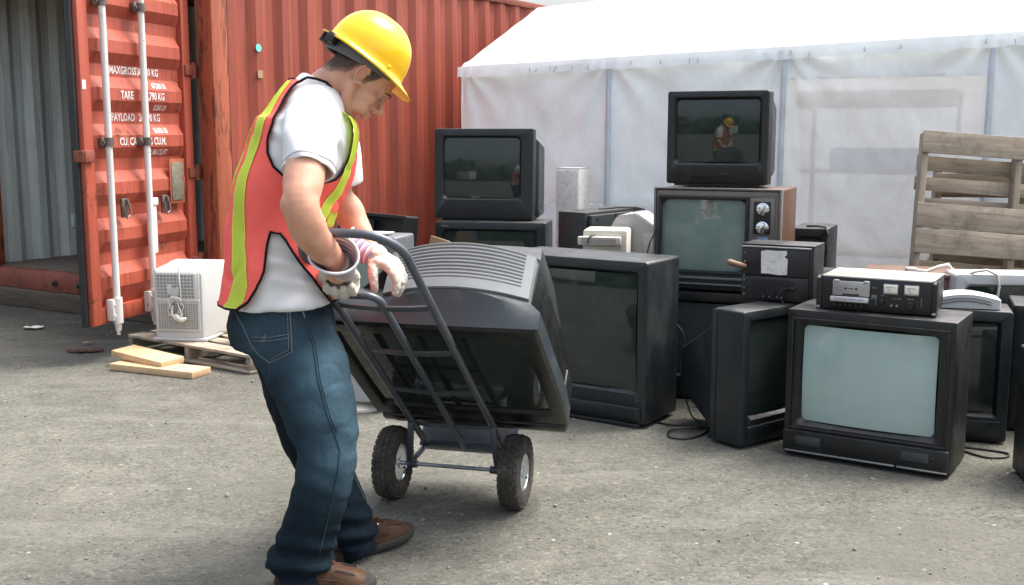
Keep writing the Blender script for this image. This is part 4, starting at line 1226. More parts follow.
for sx in (-1, 1):
    mb = MB()
    a = V((sx * hs, -.004, .245)); b = AX + V((sx * .178, 0, 0)); d = (b - a)
    q = d.to_track_quat('Z', 'Y').to_matrix()
    mb.box((a + b) / 2, (.026, .008, d.length + .03), rot=q, bev=.002)
    a2 = V((sx * (hs - .005), -.002, .02)); d2 = b - a2
    mb.box((a2 + b) / 2, (.022, .008, d2.length + .01), rot=d2.to_track_quat('Z', 'Y').to_matrix(), bev=.002)
    mb.cyl(b - V((.03 if sx > 0 else -.0, 0, 0)), b + V((.0 if sx > 0 else .03, 0, 0)), .015, 14)
    mb.build('axle_bracket', M['ht_paint'], HT)
    # pneumatic wheel
    c = AX + V((sx * .248, 0, 0))
    mb = MB(); prof = [(-.030, .072), (-.040, .082), (-.044, .100), (-.041, .120), (-.034, .132), (-.020, .1385), (0, .140), (.020, .1385), (.034, .132), (.041, .120), (.044, .100), (.040, .082), (.030, .072)]
    n = 64; L = []
    for x, r in prof: L.append([c + V((x, r * math.cos(2 * math.pi * k / n), r * math.sin(2 * math.pi * k / n))) for k in range(n)])
    L.append(L[0]); mb.loft(L, False, False)
    for row, (xx, ww, off) in enumerate(((-.030, .018, 0), (-.010, .016, .5), (.010, .016, 0), (.030, .018, .5))):
        for k in range(30):
            a = 2 * math.pi * (k + off) / 30
            rr = .1395 if abs(xx) < .02 else .1345
            Rm = Euler((a - math.pi / 2 + math.pi / 2, 0, 0)).to_matrix()
            tilt = Euler((0, (0.32 if xx > 0 else -0.32) if abs(xx) > .02 else 0, 0)).to_matrix()
            mb.box(c + V((xx, -rr * math.sin(a), rr * math.cos(a))), (ww, .021, .007), rot=Rm @ tilt, bev=.0015, seg=1)
    tyre = mb.build('tyre', M['tyre'], HT, 30)
    mb = MB(); L = []
    for x, r in ((-.030, .076), (-.034, .070), (-.026, .062), (-.012, .052), (-.012, .026), (-.034, .022), (-.034, .010), (.034, .010), (.034, .022), (.012, .026), (.012, .052), (.026, .062), (.034, .070), (.030, .076)):
        L.append([c + V((x, r * math.cos(2 * math.pi * k / 40), r * math.sin(2 * math.pi * k / 40))) for k in range(40)])
    mb.loft(L); rim = mb.build('rim', M['rim'], tyre, 30)
    mb = MB(); mb.cyl(c + V((.010, .0, -.045)), c + V((.036, 0, -.052)), .004, 8); mb.build('valve', M['tv_black'], tyre)

# the television on it
LT = thing('television', 'big arched-top grey television strapped face down on the tilted hand truck'.replace('strapped ', 'riding '), 'television', HT_M @ V((.064, .034, .10)), 0, None, HT_R)
HW = .391; Z0, Z1 = .106, .826      # bezel bottom and straight top edge


UC = .090


def crown(u, hw): return 1 - min(1, abs((u - UC) / .258)) ** 2


def lring(hw, y0, yc, zb, zt, zc, n=28, rc=.012, c=0.0):
    pts = []
    for i in range(n + 1):
        u = hw - 2 * hw * i / n
        k = crown(u + c, hw)
        pts.append(V((u + c, y0 + yc * k, zt + zc * k)))
    pts += [V((-hw + c, y0, zt + (zb - zt) * t)) for t in (.25, .5, .75)]
    pts += [V((-hw + rc + c, y0, zb)), V((c, y0, zb)), V((hw - rc + c, y0, zb))]
    pts += [V((hw + c, y0, zb + (zt - zb) * t)) for t in (.25, .5, .75)]
    return pts


sc = (-.335, .335, .185, .765)
mb = MB()
N_ = 28
fr = lring(HW, .010, 0, Z0, Z1, 0)
def rect_like(x0, x1, z0, z1, y):
    """the same number of points as lring, round a straight opening"""
    pts = [V((x1 + (x0 - x1) * i / N_, y, z1)) for i in range(N_ + 1)]
    pts += [V((x0, y, z1 + (z0 - z1) * t)) for t in (.25, .5, .75)]
    pts += [V((x0 + .002, y, z0)), V((0, y, z0)), V((x1 - .002, y, z0))]
    pts += [V((x1, y, z0 + (z1 - z0) * t)) for t in (.25, .5, .75)]
    return pts
L = [rect_like(sc[0] + .012, sc[1] - .012, sc[2] + .012, sc[3] - .012, .024), rect_like(sc[0], sc[1], sc[2], sc[3], .002), rect_like(sc[0] - .004, sc[1] + .004, sc[2] - .004, sc[3] + .004, 0.0), rect_like(-HW + .010, HW - .010, Z0 + .010, Z1 - .010, 0.0), fr]
mb.loft(L, True, False); mb.build('bezel_front', M['tv_black'], LT, 30)
mb = MB()
L = [fr, lring(HW + .001, .014, .0, Z0, Z1 + .001, 0), lring(HW, .050, .028, Z0, Z1 + .002, .022), lring(HW, .074, .050, Z0, Z1, .048), lring(HW - .05, .12, .004, Z0 + .03, Z1 - .01, .058)]
mb.loft(L, False, False); mb.build('bezel_lip', M['tv_lip'], LT, 30)
h1 = .255
mb = MB()
L = [lring(h1, .118, .008, Z0 + .03, Z1 - .014, .062, c=UC), lring(h1, .122, .008, Z0 + .03, Z1 + .002, .052, c=UC), lring(h1, .20, .012, Z0 + .03, Z1, .052, c=UC), lring(h1, .285, .020, Z0 + .03, Z1, .052, c=UC)]
L.append(lring(h1 - .006, .292, .020, Z0 + .035, Z1 - .012, .050, c=UC))
mb.loft(L, False, False); mb.build('vent_housing', M['tv_vent'], LT, 40)
mb = MB()
L = [lring(h1 - .004, .290, .018, Z0 + .035, Z1 - .013, .048, c=UC), lring(h1 - .02, .36, .01, Z0 + .05, Z1 - .14, .03, c=UC), lring(h1 - .06, .50, 0, Z0 + .10, Z1 - .28, .02, c=UC), lring(h1 - .10, .54, 0, Z0 + .16, Z1 - .36, .01, c=UC)]
L.insert(0, lring(HW - .04, .085, 0, Z0 + .02, Z1 - .03, 0)); L.insert(1, lring(HW - .10, .20, 0, Z0 + .03, Z1 - .10, 0)); L.insert(2, lring(h1 - .01, .285, .01, Z0 + .035, Z1 - .03, .03, c=UC))
mb.loft(L, False, True); mb.build('rear_shell', M['tv_char'], LT, 40)
for sgn in (-1, 1):
    mb = MB(); mb.box((UC + sgn * (h1 + .002), .205, (Z0 + Z1) / 2 - .0), (.006, .16, Z1 - Z0 - .07), bev=.002)
    mb.build('side_panel', M['tv_black'], LT)
M['vent_dark'] = surf('vent_shadow', (.035, .040, .045), .6, bmp=0)
mb = MB()
for k in range(12):
    y = .134 + .0132 * k
    LL = []
    for i in range(33):
        u = (h1 - .030) * (1 - 2 * i / 32)
        u += UC; cr = crown(u, h1); yy = y + (.008 + .001 * k) * cr; zz = Z1 + .052 * cr
        LL.append([V((u, yy - .0028, zz - .004)), V((u, yy + .0028, zz - .004)), V((u, yy + .0028, zz + .0012)), V((u, yy - .0028, zz + .0012))])
    mb.loft(LL)
mb.build('vent_slots', M['vent_dark'], LT)
screen_part('screen', sc[0] + .008, sc[1] - .008, sc[2] + .008, sc[3] - .008, .006, .016, .006, M['scr_dark'], LT)
mb = MB(); mb.box((0, .13, .046), (.70, .22, .118), bev=.01); mb.build('pedestal', M['tv_black'], LT)
mb = MB(); mb.box((0, .03, .078), (.74, .07, .05), bev=.012); mb.build('lower_fascia', M['tv_black'], LT)
# ------------------------------------------------------------------ the worker
from mathutils.bvhtree import BVHTree
PB = V((-0.62, 3.40, 0.0))
YAW = R(18)
F = V((math.cos(YAW), math.sin(YAW), 0)); RT = V((math.sin(YAW), -math.cos(YAW), 0)); UP = V((0, 0, 1))


def skin_mat():
    m, nt, bs, out = new_mat('skin')
    co = coords(nt)
    c = ramp(nt, tex_noise(nt, co, 9, 6, .6), [(.3, (.55, .275, .175)), (.7, (.66, .365, .245))])
    red = ramp(nt, tex_noise(nt, co, 22, 5, .6), [(.45, 0.0), (.75, .7)])
    c = mix(nt, red, c, (.55, .24, .17))
    nt.links.new(c, bs.inputs['Base Color'])
    bs.inputs['Roughness'].default_value = .48
    bs.inputs['Subsurface Weight'].default_value = .12
    bs.inputs['Subsurface Radius'].default_value = (.012, .005, .003)
    bs.inputs['Subsurface Scale'].default_value = .5
    bump(nt, bs, tex_noise(nt, co, 160, 5, .7), .28, .0025)
    return m


def cloth_mat(name, col, var=.12, weave=420, bstr=.35, rough=.9, dirt=None):
    return surf(name, col, rough, 0, var=var, scale=9, dirt=dirt, dirt_amt=.3, bmp=bstr, bscale=weave, bdist=.002, spec=.15)


def denim_mat():
    m, nt, bs, out = new_mat('denim')
    co = coords(nt)
    c = ramp(nt, tex_noise(nt, co, 3.2, 7, .65, .3), [(.3, (.0020, .0060, .0110)), (.62, (.0045, .0125, .0205)), (.85, (.015, .034, .047))])
    w = tex_noise(nt, coords(nt, (1, 1, .22)), 240, 3, .6)
    c = mix(nt, ramp(nt, w, [(.42, 0.0), (.72, .24)]), c, (.032, .058, .078))
    at = nd(nt, 'ShaderNodeAttribute', attribute_name='wear')
    c = mix(nt, mathn(nt, 'MULTIPLY', at.outputs['Fac'], .85), c, (.072, .138, .182))
    nt.links.new(c, bs.inputs['Base Color'])
    bs.inputs['Roughness'].default_value = .88
    bs.inputs['Specular IOR Level'].default_value = .15
    bump(nt, bs, mathn(nt, 'ADD', w, mathn(nt, 'MULTIPLY', tex_noise(nt, co, 22, 5, .6), 1.6)), .45, .004)
    return m


M['skin'] = skin_mat()
M['shirt'] = cloth_mat('white_cotton', (.72, .73, .74), .03)
M['hemline'] = cloth_mat('grey_stitch', (.55, .55, .56), .05)
M['vest'] = cloth_mat('fluorescent_orange_mesh', (1.0, .15, .125), .08, 700, .5, .75)
M['lime'] = cloth_mat('fluorescent_lime_tape', (.82, 1.0, .15), .04, 500, .2, .55)
M['trim'] = cloth_mat('black_binding', (.012, .011, .014), .2)
M['denim'] = denim_mat()
M['thread'] = cloth_mat('pale_blue_stitching', (.13, .15, .155), .2)
M['seam'] = cloth_mat('dark_seam_thread', (.030, .050, .066), .2)
M['glove'] = cloth_mat('white_leather_glove', (.56, .52, .45), .18, 70, .7, .85, (.20, .155, .11))
M['glove_dk'] = cloth_mat('worn_palm_leather', (.42, .36, .29), .2, 90, .5, .85, (.2, .15, .11))
M['boot'] = cloth_mat('brown_leather', (.060, .031, .018), .45, 70, .6, .55, (.20, .135, .085))
M['sole'] = surf('dark_rubber_sole', (.022, .020, .018), .8, var=.25, dirt=(.08, .068, .055), dirt_amt=.4, dirt_scale=14)
M['hat'] = surf('yellow_hard_hat', (.90, .54, .012), .22, var=.03, scale=5, bmp=.05, bscale=60, rvar=.06, dirt=(.62, .38, .05), dirt_amt=.15)
M['lash'] = surf('brown_hair', (.085, .052, .033), .6, var=.5, scale=60, stretch=(1, 1, 1), bmp=.6, bscale=260, bdist=.004)
def hair_mat():
    m, nt, bs, out = new_mat('short_brown_hair')
    co = coords(nt)
    at = nd(nt, 'ShaderNodeAttribute', attribute_name='length')
    f = tex_noise(nt, co, 420, 4, .7)
    h = ramp(nt, f, [(.3, (.040, .024, .015)), (.7, (.125, .078, .048))])
    k = mathn(nt, 'ADD', at.outputs['Fac'], mathn(nt, 'MULTIPLY', mathn(nt, 'SUBTRACT', f, .5), 1.1))
    c = mix(nt, ramp(nt, k, [(.12, .35), (.62, 1.0)]), (.50, .27, .18), h)
    nt.links.new(c, bs.inputs['Base Color']); bs.inputs['Roughness'].default_value = .55
    bump(nt, bs, f, .6, .003)
    return m


M['hair'] = hair_mat()
M['band'] = surf('grey_suspension_band', (.10, .105, .11), .5, var=.15)


def stripes_mat():
    m, nt, bs, out = new_mat('striped_cuff_cloth')
    at = nd(nt, 'ShaderNodeAttribute', attribute_name='stripe')
    fr = mathn(nt, 'FRACT', mathn(nt, 'MULTIPLY', at.outputs['Fac'], 17.0))
    c = ramp(nt, fr, [(.0, (.66, .62, .60)), (.28, (.66, .62, .60)), (.32, (.20, .19, .42)), (.58, (.22, .21, .44)), (.62, (.62, .58, .58)), (.72, (.50, .20, .25)), (.86, (.50, .22, .27)), (.9, (.66, .62, .60))])
    nt.links.new(c, bs.inputs['Base Color']); bs.inputs['Roughness'].default_value = .9
    bump(nt, bs, tex_noise(nt, coords(nt), 260, 3, .6), .4, .002)
    return m


M['cuff'] = stripes_mat()

# --- torso: rings (centre in the survey, half width, half depth)
YB = 3.43
TOR = [(281, 301, .203, .160), (279, 275, .186, .146), (277, 235, .178, .136), (288, 190, .186, .143), (301, 155, .200, .146), (309, 128, .200, .132), (312, 107, .150, .095), (318, 92, .088, .074), (324, 82, .064, .062)]
TC = [P(u, v, YB) for u, v, a, b in TOR]


def cr(a, i, t):
    p0, p1, p2, p3 = a[max(i - 1, 0)], a[i], a[min(i + 1, len(a) - 1)], a[min(i + 2, len(a) - 1)]
    return 0.5 * ((2 * p1) + (p2 - p0) * t + (2 * p0 - 5 * p1 + 4 * p2 - p3) * t * t + (3 * p1 - p0 - 3 * p2 + p3) * t ** 3)


def torso(t, phi, off=0.0):
    t = max(0, min(len(TOR) - 1.001, t)); i = int(t); k = t - i
    c = cr(TC, i, k); c2 = cr(TC, min(i, len(TOR) - 2), min(k + .05, 1)) if k < .95 else cr(TC, min(i + 1, len(TOR) - 2), .05)
    tg = (c2 - c).normalized()
    a = cr([r[2] for r in TOR], i, k) + off; b = cr([r[3] for r in TOR], i, k) + off
    f = (F - tg * F.dot(tg)).normalized()
    cp_, sp_ = math.cos(R(phi)), math.sin(R(phi))
    e = 2 / 2.35
    x = math.copysign(abs(cp_) ** e, cp_) * b; y = math.copysign(abs(sp_) ** e, sp_) * a
    return c + f * x + RT * y


def v2t(v):
    vs = [r[1] for r in TOR]
    for i in range(len(vs) - 1):
        if vs[i] >= v >= vs[i + 1]: return i + (vs[i] - v) / (vs[i] - vs[i + 1])
    return 0 if v > vs[0] else len(vs) - 1


# --- head frame (ear level, between the ears)
HY = R(14); HP = R(49)
FH = V((math.cos(HY), math.sin(HY), 0)); LH = V((-math.sin(HY), math.cos(HY), 0))
hX = FH * math.cos(HP) - UP * math.sin(HP); hZ = FH * math.sin(HP) + UP * math.cos(HP)
HC = P(363, 77, 3.35) + LH * .075
HM = Matrix(((hX.x, LH.x, hZ.x, HC.x), (hX.y, LH.y, hZ.y, HC.y), (hX.z, LH.z, hZ.z, HC.z), (0, 0, 0, 1)))
HMI = HM.inverted()

head = MB()
def hb(c, s, rot=None): head.blob(c, s, rot, 3)
hb((-.004, 0, .042), (.098, .0765, .090))
hb((.040, 0, -.022), (.053, .058, .082))
hb((-.045, 0, .00), (.052, .060, .060))
for s in (-1, 1):
    head.capsule([(-.006, s * .058, -.035), (.014, s * .050, -.076), (.062, s * .021, -.115)], [.019, .019, .016], 14, 4)
    hb((.058, s * .040, -.022), (.026, .022, .024))
    hb((.055, s * .036, -.060), (.030, .020, .032))
    head.capsule([(.075, s * .046, .022), (.089, s * .028, .029), (.093, s * .008, .024)], [.009, .0105, .010], 12, 4)
    hb((.0755, s * .031, .004), (.0125, .0145, .0105))
    hb((.100, s * .0125, -.033), (.0115, .0085, .0085))
    # ear: bowl and helix
    e0 = V((-.008, s * .081, .002))
    hb(e0, (.016, .005, .026), (R(0), R(-14), R(s * -24)))
    hel = []
    for k in range(15):
        a = R(-60 + 285 * k / 14)
        hel.append(e0 + V((-.018 * math.sin(a) * .95 - .003 * math.cos(a), s * (.008 + .010 * max(0, math.sin(a))), .030 * math.cos(a))))
    head.capsule(hel, [.0056] * 15, 8, 2)
    hb(e0 + V((.004, s * .003, -.027)), (.008, .006, .009))
head.capsule([(.090, 0, .026), (.104, 0, -.004), (.117, 0, -.026)], [.0085, .0095, .0125], 14, 5)
hb((.104, 0, -.034), (.014, .008, .006))
head.capsule([(.083, -.024, -.060), (.0985, -.007, -.056), (.0985, .007, -.056), (.083, .024, -.060)], [.0045, .0066, .0066, .0045], 10, 4)
head.capsule([(.084, -.020, -.068), (.0955, 0, -.0735), (.084, .020, -.068)], [.0045, .0078, .0045], 10, 4)
hb((.082, 0, -.112), (.019, .021, .016))
hb((.056, 0, -.092), (.034, .036, .028))
bmesh.ops.transform(head.bm, matrix=HM, verts=head.bm.verts)
# neck
nb = TC[7]
head.capsule([HM @ V((-.030, 0, -.005)), HM @ V((-.040, 0, -.055)), nb + F * .015, TC[6]], [.060, .057, .062, .075], 24, 6)
# inner torso and legs (under the clothes)
head.loft([[torso(t, ph, -.03) for ph in range(0, 360, 15)] for t in (0.1, 1, 2, 3, 4, 4.6, 5.2)])
# arms
SH_R = P(311, 119, 3.27); SH_L = P(329, 124, 3.60)
EL_R = P(298, 207, 3.04); EL_L = P(338, 194, 3.66)
WR_R = P(336, 262, 3.225); WR_L = P(370, 251, 3.625)
AR = [SH_R, P(307, 150, 3.15), P(304, 178, 3.09), EL_R + V((.010, .0, .010)), P(307, 226, 3.06), P(319, 244, 3.12), WR_R, P(337, 274, 3.27)]
head.capsule(AR, [.054, .059, .057, .048, .053, .046, .034, .032], 24, 6)
head.blob(EL_R + V((-.008, 0, .004)), (.041, .040, .045))
AL = [SH_L, P(334, 160, 3.64), EL_L, P(349, 212, 3.68), P(358, 230, 3.66), WR_L, P(376, 258, 3.61)]
head.capsule(AL, [.056, .057, .048, .052, .045, .033, .031], 24, 6)
# legs inside the jeans
head.capsule([P(285, 318, 3.40), P(325, 450, 3.25), P(303, 560, 3.27)], [.10, .065, .045], 16, 4)
head.capsule([P(288, 318, 3.50), P(318, 452, 3.55), P(352, 535, 3.54)], [.10, .065, .045], 16, 4)
body_me = organic(head, .0040, 4, .5)


def muscle(c, n):
    return .0016 * noise.noise(c * 26) + .0025 * noise.noise(c * 9)


displace(body_me, muscle)
bvh_body = BVHTree.FromPolygons([v.co.copy() for v in body_me.vertices], [tuple(p.vertices) for p in body_me.polygons])

# hair: the part of the scalp that carries it, lifted off the skin
hb_ = bmesh.new(); hb_.from_mesh(body_me)
def hair_amount(c):
    q = HMI @ c
    if (q - V((0, 0, .04))).length > .16: return -1
    lon = math.degrees(math.atan2(abs(q.y), q.x + .004))     # 0 = forehead, 180 = nape
    keys = [(0, .075), (50, .062), (62, .022), (70, -.010), (80, -.012), (86, .030), (100, .038), (112, .018), (124, -.030), (150, -.062), (180, -.066)]
    for (a, za), (b, zb) in zip(keys[:-1], keys[1:]):
        if a <= lon <= b:
            return q.z - (za + (zb - za) * (lon - a) / (b - a)) + .006 * noise.noise(c * 90)
    return -1
dead = [f for f in hb_.faces if hair_amount(f.calc_center_median()) < -.012]
bmesh.ops.delete(hb_, geom=dead, context='FACES')
bmesh.ops.subdivide_edges(hb_, edges=list(hb_.edges), cuts=2, use_grid_fill=True)
dead = [f for f in hb_.faces if hair_amount(f.calc_center_median()) < 0]
bmesh.ops.delete(hb_, geom=dead, context='FACES')
hb_.normal_update()
new = {v: v.co + v.normal * (min(.0055, .0008 + .16 * max(0, hair_amount(v.co))) + .0016 * noise.noise(v.co * 300)) for v in hb_.verts}
for v, c in new.items(): v.co = c
hair_me = bpy.data.meshes.new('hair'); amounts = [max(0, min(1, hair_amount(HM @ (HMI @ c)) / .030)) for c in [v.co for v in hb_.verts]]; hb_.to_mesh(hair_me); hb_.free()
at = hair_me.attributes.new('length', 'FLOAT', 'POINT'); at.data.foreach_set('value', amounts)

shift(body_me, PB)
PERSON = mesh_obj('person', body_me, M['skin'], None, 180)
PERSON.location = PB
tag(PERSON, 'worker in yellow hard hat, orange vest and jeans, gripping the hand truck', 'person')
mesh_obj('hair', shift(hair_me, PB), M['hair'], PERSON, 180)
# eyes, lids' lashes, brows
for s in (-1, 1):
    mb = MB(); mb.blob((.0762, s * .031, .002), (.0112, .0112, .0112), None, 3); bmesh.ops.transform(mb.bm, matrix=HM, verts=mb.bm.verts)
    mb.build('eye', plain('eye_white', (.36, .33, .31), .2), PERSON, 180, PB)
    mb = MB(); mb.tube([(.0830, s * .043, .000), (.0880, s * .036, -.003), (.0905, s * .029, -.003), (.0885, s * .021, -.001)], [.0008, .0018, .0018, .001], 6); bmesh.ops.transform(mb.bm, matrix=HM, verts=mb.bm.verts)
    mb.build('eyelash', M['lash'], PERSON, 180, PB)
    mb = MB(); mb.tube([(.078, s * .053, .020), (.0915, s * .040, .028), (.1000, s * .026, .031), (.1025, s * .012, .027)], [.0015, .0035, .004, .0025], 8); bmesh.ops.transform(mb.bm, matrix=HM, verts=mb.bm.verts)
    mb.build('eyebrow', M['lash'], PERSON, 180, PB)
mb = MB(); mb.tube([(.0850, -.026, -.0610), (.0955, -.012, -.0640), (.1005, 0, -.0645), (.0955, .012, -.0640), (.0850, .026, -.0610)], .0013, 6); bmesh.ops.transform(mb.bm, matrix=HM, verts=mb.bm.verts)
mb.build('mouth_line', surf('lip_shadow', (.25, .08, .06), .6, bmp=0), PERSON, 180, PB)

# --- hard hat
tp_ = R(36)
kX = FH * math.cos(tp_) - UP * math.sin(tp_); kZ = FH * math.sin(tp_) + UP * math.cos(tp_)
KC = P(368.5, 57.5, 3.35) + LH * .075
KM = Matrix(((kX.x, LH.x, kZ.x, KC.x), (kX.y, LH.y, kZ.y, KC.y), (kX.z, LH.z, kZ.z, KC.z), (0, 0, 0, 1)))
mb = MB(); n = 72; L = []
A_, B_, H__ = .128, .112, .142
def hat_ring(k, z, grow=0.0, ridge=True):
    out = []
    for i in range(n):
        a = 2 * math.pi * i / n
        out.append(V((A_ * k * math.cos(a) + grow * math.cos(a), B_ * k * math.sin(a) + grow * math.sin(a), z)))
    return out
def brim(i, inner=False):
    a = 2 * math.pi * i / n; c = math.cos(a)
    ext = .014 + .042 * max(0, c) ** 2.2 + .012 * max(0, -c) ** 3
    dz = -.008 - .016 * max(0, c) ** 2 + .004 * max(0, -c)
    return ext, dz
outer, lower, inn = [], [], []
for i in range(n):
    a = 2 * math.pi * i / n; ext, dz = brim(i)
    outer.append(V(((A_ + ext) * math.cos(a), (B_ + ext) * math.sin(a), dz)))
    lower.append(V(((A_ + ext - .002) * math.cos(a), (B_ + ext - .002) * math.sin(a), dz - .005)))
    inn.append(V(((A_ - .004) * math.cos(a), (B_ - .004) * math.sin(a), -.006)))
L = [[V((0, 0, H__ - .012)) + V((.001 * math.cos(2 * math.pi * i / n), .001 * math.sin(2 * math.pi * i / n), 0)) for i in range(n)]]
for j in range(12, 0, -1):
    a = R(90 * (1 - j / 12) * 1.0)
    k = math.cos(R(90) * (1 - (12 - j) / 12)) if False else math.sin(R(90 * (13 - j) / 12.5))
    z = (H__ - .006) * math.cos(R(90 * (13 - j) / 12.5)) ** .9
    L.append([V(((A_ - .005) * k * math.cos(2 * math.pi * i / n), (B_ - .005) * k * math.sin(2 * math.pi * i / n), z - .006)) for i in range(n)])
L += [inn, lower, outer, hat_ring(1.0, .0, .004), hat_ring(1.0, .010)]
for j in range(1, 15):
    f_ = 90 * j / 15
    k = math.cos(R(f_)) ** .88; z = .010 + (H__ - .010) * math.sin(R(f_)) ** .96
    L.append(hat_ring(k, z))
L.append([V((.001 * math.cos(2 * math.pi * i / n), .001 * math.sin(2 * math.pi * i / n), H__)) for i in range(n)])
mb.loft(L)
for v in mb.bm.verts:
    if v.co.z > .02 and math.hypot(v.co.x / A_, v.co.y / B_) > .0:
        v.co.z += .0045 * math.exp(-(v.co.y / .013) ** 2) * min(1, (v.co.z - .02) / .05) + .003 * math.exp(-((abs(v.co.y) - .036) / .008) ** 2) * min(1, (v.co.z - .02) / .06)
bmesh.ops.transform(mb.bm, matrix=KM, verts=mb.bm.verts)
HAT = mb.build('hard_hat', M['hat'], PERSON, 55, PB)
def hat_piece(name, mb, mat, ang_=40):
    bmesh.ops.transform(mb.bm, matrix=KM, verts=mb.bm.verts)
    return mb.build(name, mat, HAT, ang_, PB)
mb = MB(); L = []
for z, g in ((-.034, 0), (-.030, .003), (.004, .004), (.008, .001), (.004, -.001), (-.030, -.003)):
    L.append([V(((.112 + g) * math.cos(2 * math.pi * i / 48) - .004, (.091 + g) * math.sin(2 * math.pi * i / 48), z + .014 * math.cos(2 * math.pi * i / 48) + .004)) for i in range(48)])
L.append(L[0]); mb.loft(L, False, False); hat_piece('suspension_band', mb, M['band'])
mb = MB(); mb.box((-.122, 0, -.018), (.022, .066, .036), bev=.006); mb.box((-.112, -.052, -.016), (.030, .05, .032), rot=(0, 0, R(-35)), bev=.006); mb.cyl((-.128, 0, -.018), (-.146, 0, -.018), .019, 20); hat_piece('adjuster_knob', mb, M['tv_black'])
mb = MB(); mb.blob((.062, -.1125, .008), (.006, .005, .008)); mb.blob((.062, .1125, .008), (.006, .005, .008)); hat_piece('strap_clip', mb, M['hat'])

# --- T-shirt
ts = MB()
ts.loft([[torso(t, ph) for ph in range(0, 360, 7)] for t in [k * .25 for k in range(0, 31)]])
ts.capsule([P(319, 104, 3.40), P(316, 114, 3.33), P(313, 128, 3.26)], [.070, .080, .078], 28)
ts.tube([P(328, 115, 3.57), P(331, 130, 3.61), P(337, 160, 3.64), P(340, 184, 3.655)], [.065, .080, .078, .074], 28)
me = organic(ts, .007, 5, .5)
def fold_shirt(c, n_):
    d = .004 + .005 * noise.noise(V((c.x * 9, c.y * 9, c.z * 4))) + .003 * noise.noise(c * 22)
    h = c - P(300, 250, YB)
    d += .005 * math.sin(h.z * 60 + 9 * noise.noise(c * 6)) * max(0, 1 - abs(h.z + .03) * 6)
    s_ = c - P(308, 150, 3.2)
    if s_.length < .14: d += .0030 * math.sin((s_.x * .8 + s_.z * .6) * 90 + 5 * noise.noise(c * 12))
    return d
displace(me, fold_shirt)
SHIRT = mesh_obj('t_shirt', shift(me, PB), M['shirt'], PERSON, 180)


def sleeve(path, rad, tilt_dir, tilt):
    N_, K_ = 44, 30
    pts = [V(p) for p in path]; n_ = len(pts)
    mb = MB(); L = []
    for j in range(K_ + 1):
        s = j / K_ * (n_ - 1); i = min(int(s), n_ - 2); t = s - i
        c = cr(pts, i, t); d = (cr(pts, i, min(1, t + .1)) - cr(pts, i, max(0, t - .1))).normalized()
        r = rad[i] + (rad[i + 1] - rad[i]) * t
        td = (tilt_dir - d * tilt_dir.dot(d)).normalized(); b = d.cross(td)
        ring = []
        for k in range(N_):
            a = 2 * math.pi * k / N_
            rd = td * math.cos(a) + b * math.sin(a)
            q = c + rd * r + d * (tilt * math.cos(a) * j / K_)
            w = .0075 * noise.noise(V((q.x * 11, q.y * 11, q.z * 11))) + .0035 * noise.noise(q * 27)
            w += .006 * math.sin(a * 3 + 9 * j / K_ + 3 * noise.noise(q * 6)) * (.3 + .7 * j / K_)
            ring.append(q + rd * w)
        L.append(ring)
    c = sum(L[-1], V()) / N_
    inner = [[p + (c - p).normalized() * .006 for p in L[-1]], [p + (c - p).normalized() * .010 + (L[-6][k] - L[-1][k]) for k, p in enumerate(L[-1])]]
    mb.loft(L + inner, False, False)
    mb.build('sleeve', M['shirt'], SHIRT, 60, PB)
    hm = MB(); hm.tube([p * .25 + q * .75 + (p - c).normalized() * .001 for p, q in zip(L[-3], L[-3])], .0011, 5, closed=True); hm.build('hem_stitching', M['hemline'], SHIRT, 180, PB)


sleeve([P(322, 100, 3.42), P(317, 111, 3.34), P(312, 127, 3.235), P(309, 146, 3.165), P(308, 171, 3.115)], [.055, .076, .084, .078, .071], V((1, 0, 0)), .004)

# --- safety vest
VOFF = .019
def lerp_keys(keys, v):
    if v >= keys[0][0]: return keys[0][1]
    for (a, x), (b, y) in zip(keys[:-1], keys[1:]):
        if a >= v >= b: return x + (y - x) * (a - v) / (a - b)
    return keys[-1][1]
def t2v(t):
    vs = [r[1] for r in TOR]; i = min(int(t), len(vs) - 2); return vs[i] + (vs[i + 1] - vs[i]) * (t - i)
PHB = [(300, 140), (294, 137), (288, 126), (277, 116), (260, 108), (230, 103)]
PHF = [(300, 44), (290, 52), (263, 72), (231, 91), (230, 93)]
T_SL = v2t(229); T_BOT = v2t(296); T_TOP = 6.95
AHB = [(182, 98), (176, 118), (166, 132), (150, 139), (132, 142), (115, 144), (103, 145), (95, 141), (89, 125), (85, 92)]
AHF = [(182, 96), (176, 76), (166, 56), (150, 42), (130, 34), (110, 34), (100, 38), (94, 48), (89, 68), (85, 90)]
T_A0, T_A1 = v2t(182), v2t(85)
def vest_off(t, ph, extra=0.0):
    p = torso(t, ph, VOFF + extra + .012 * max(0, 1 - t / 2.0))
    n_ = (p - torso(t, ph, 0)).normalized()
    return p + n_ * (.010 * noise.noise(p * 7) - .005 * max(0, 1 - 5 * abs(noise.noise(V((p.x * 6 + p.z * 3, p.y * 6, p.z * 5 - p.x * 3))))) + .004 * noise.noise(V((p.x * 25, p.y * 25, p.z * 9))))
def keep(t, ph):
    q = ph if ph <= 180 else 360 - ph
    if t < T_SL:
        v = t2v(t)
        if lerp_keys(PHF, v) < q < lerp_keys(PHB, v): return False
    if T_A0 < t < T_A1:
        v = t2v(t)
        if lerp_keys(AHF, v) < q < lerp_keys(AHB, v): return False
    if t > 4.7 and q < 30 * (t - 4.7) / 2.2: return False
    return True
vb = bmesh.new(); NT, NP = 190, 300
gv = [[vb.verts.new(vest_off(T_BOT + (T_TOP - T_BOT) * i / NT, 360 * j / NP)) for j in range(NP)] for i in range(NT + 1)]
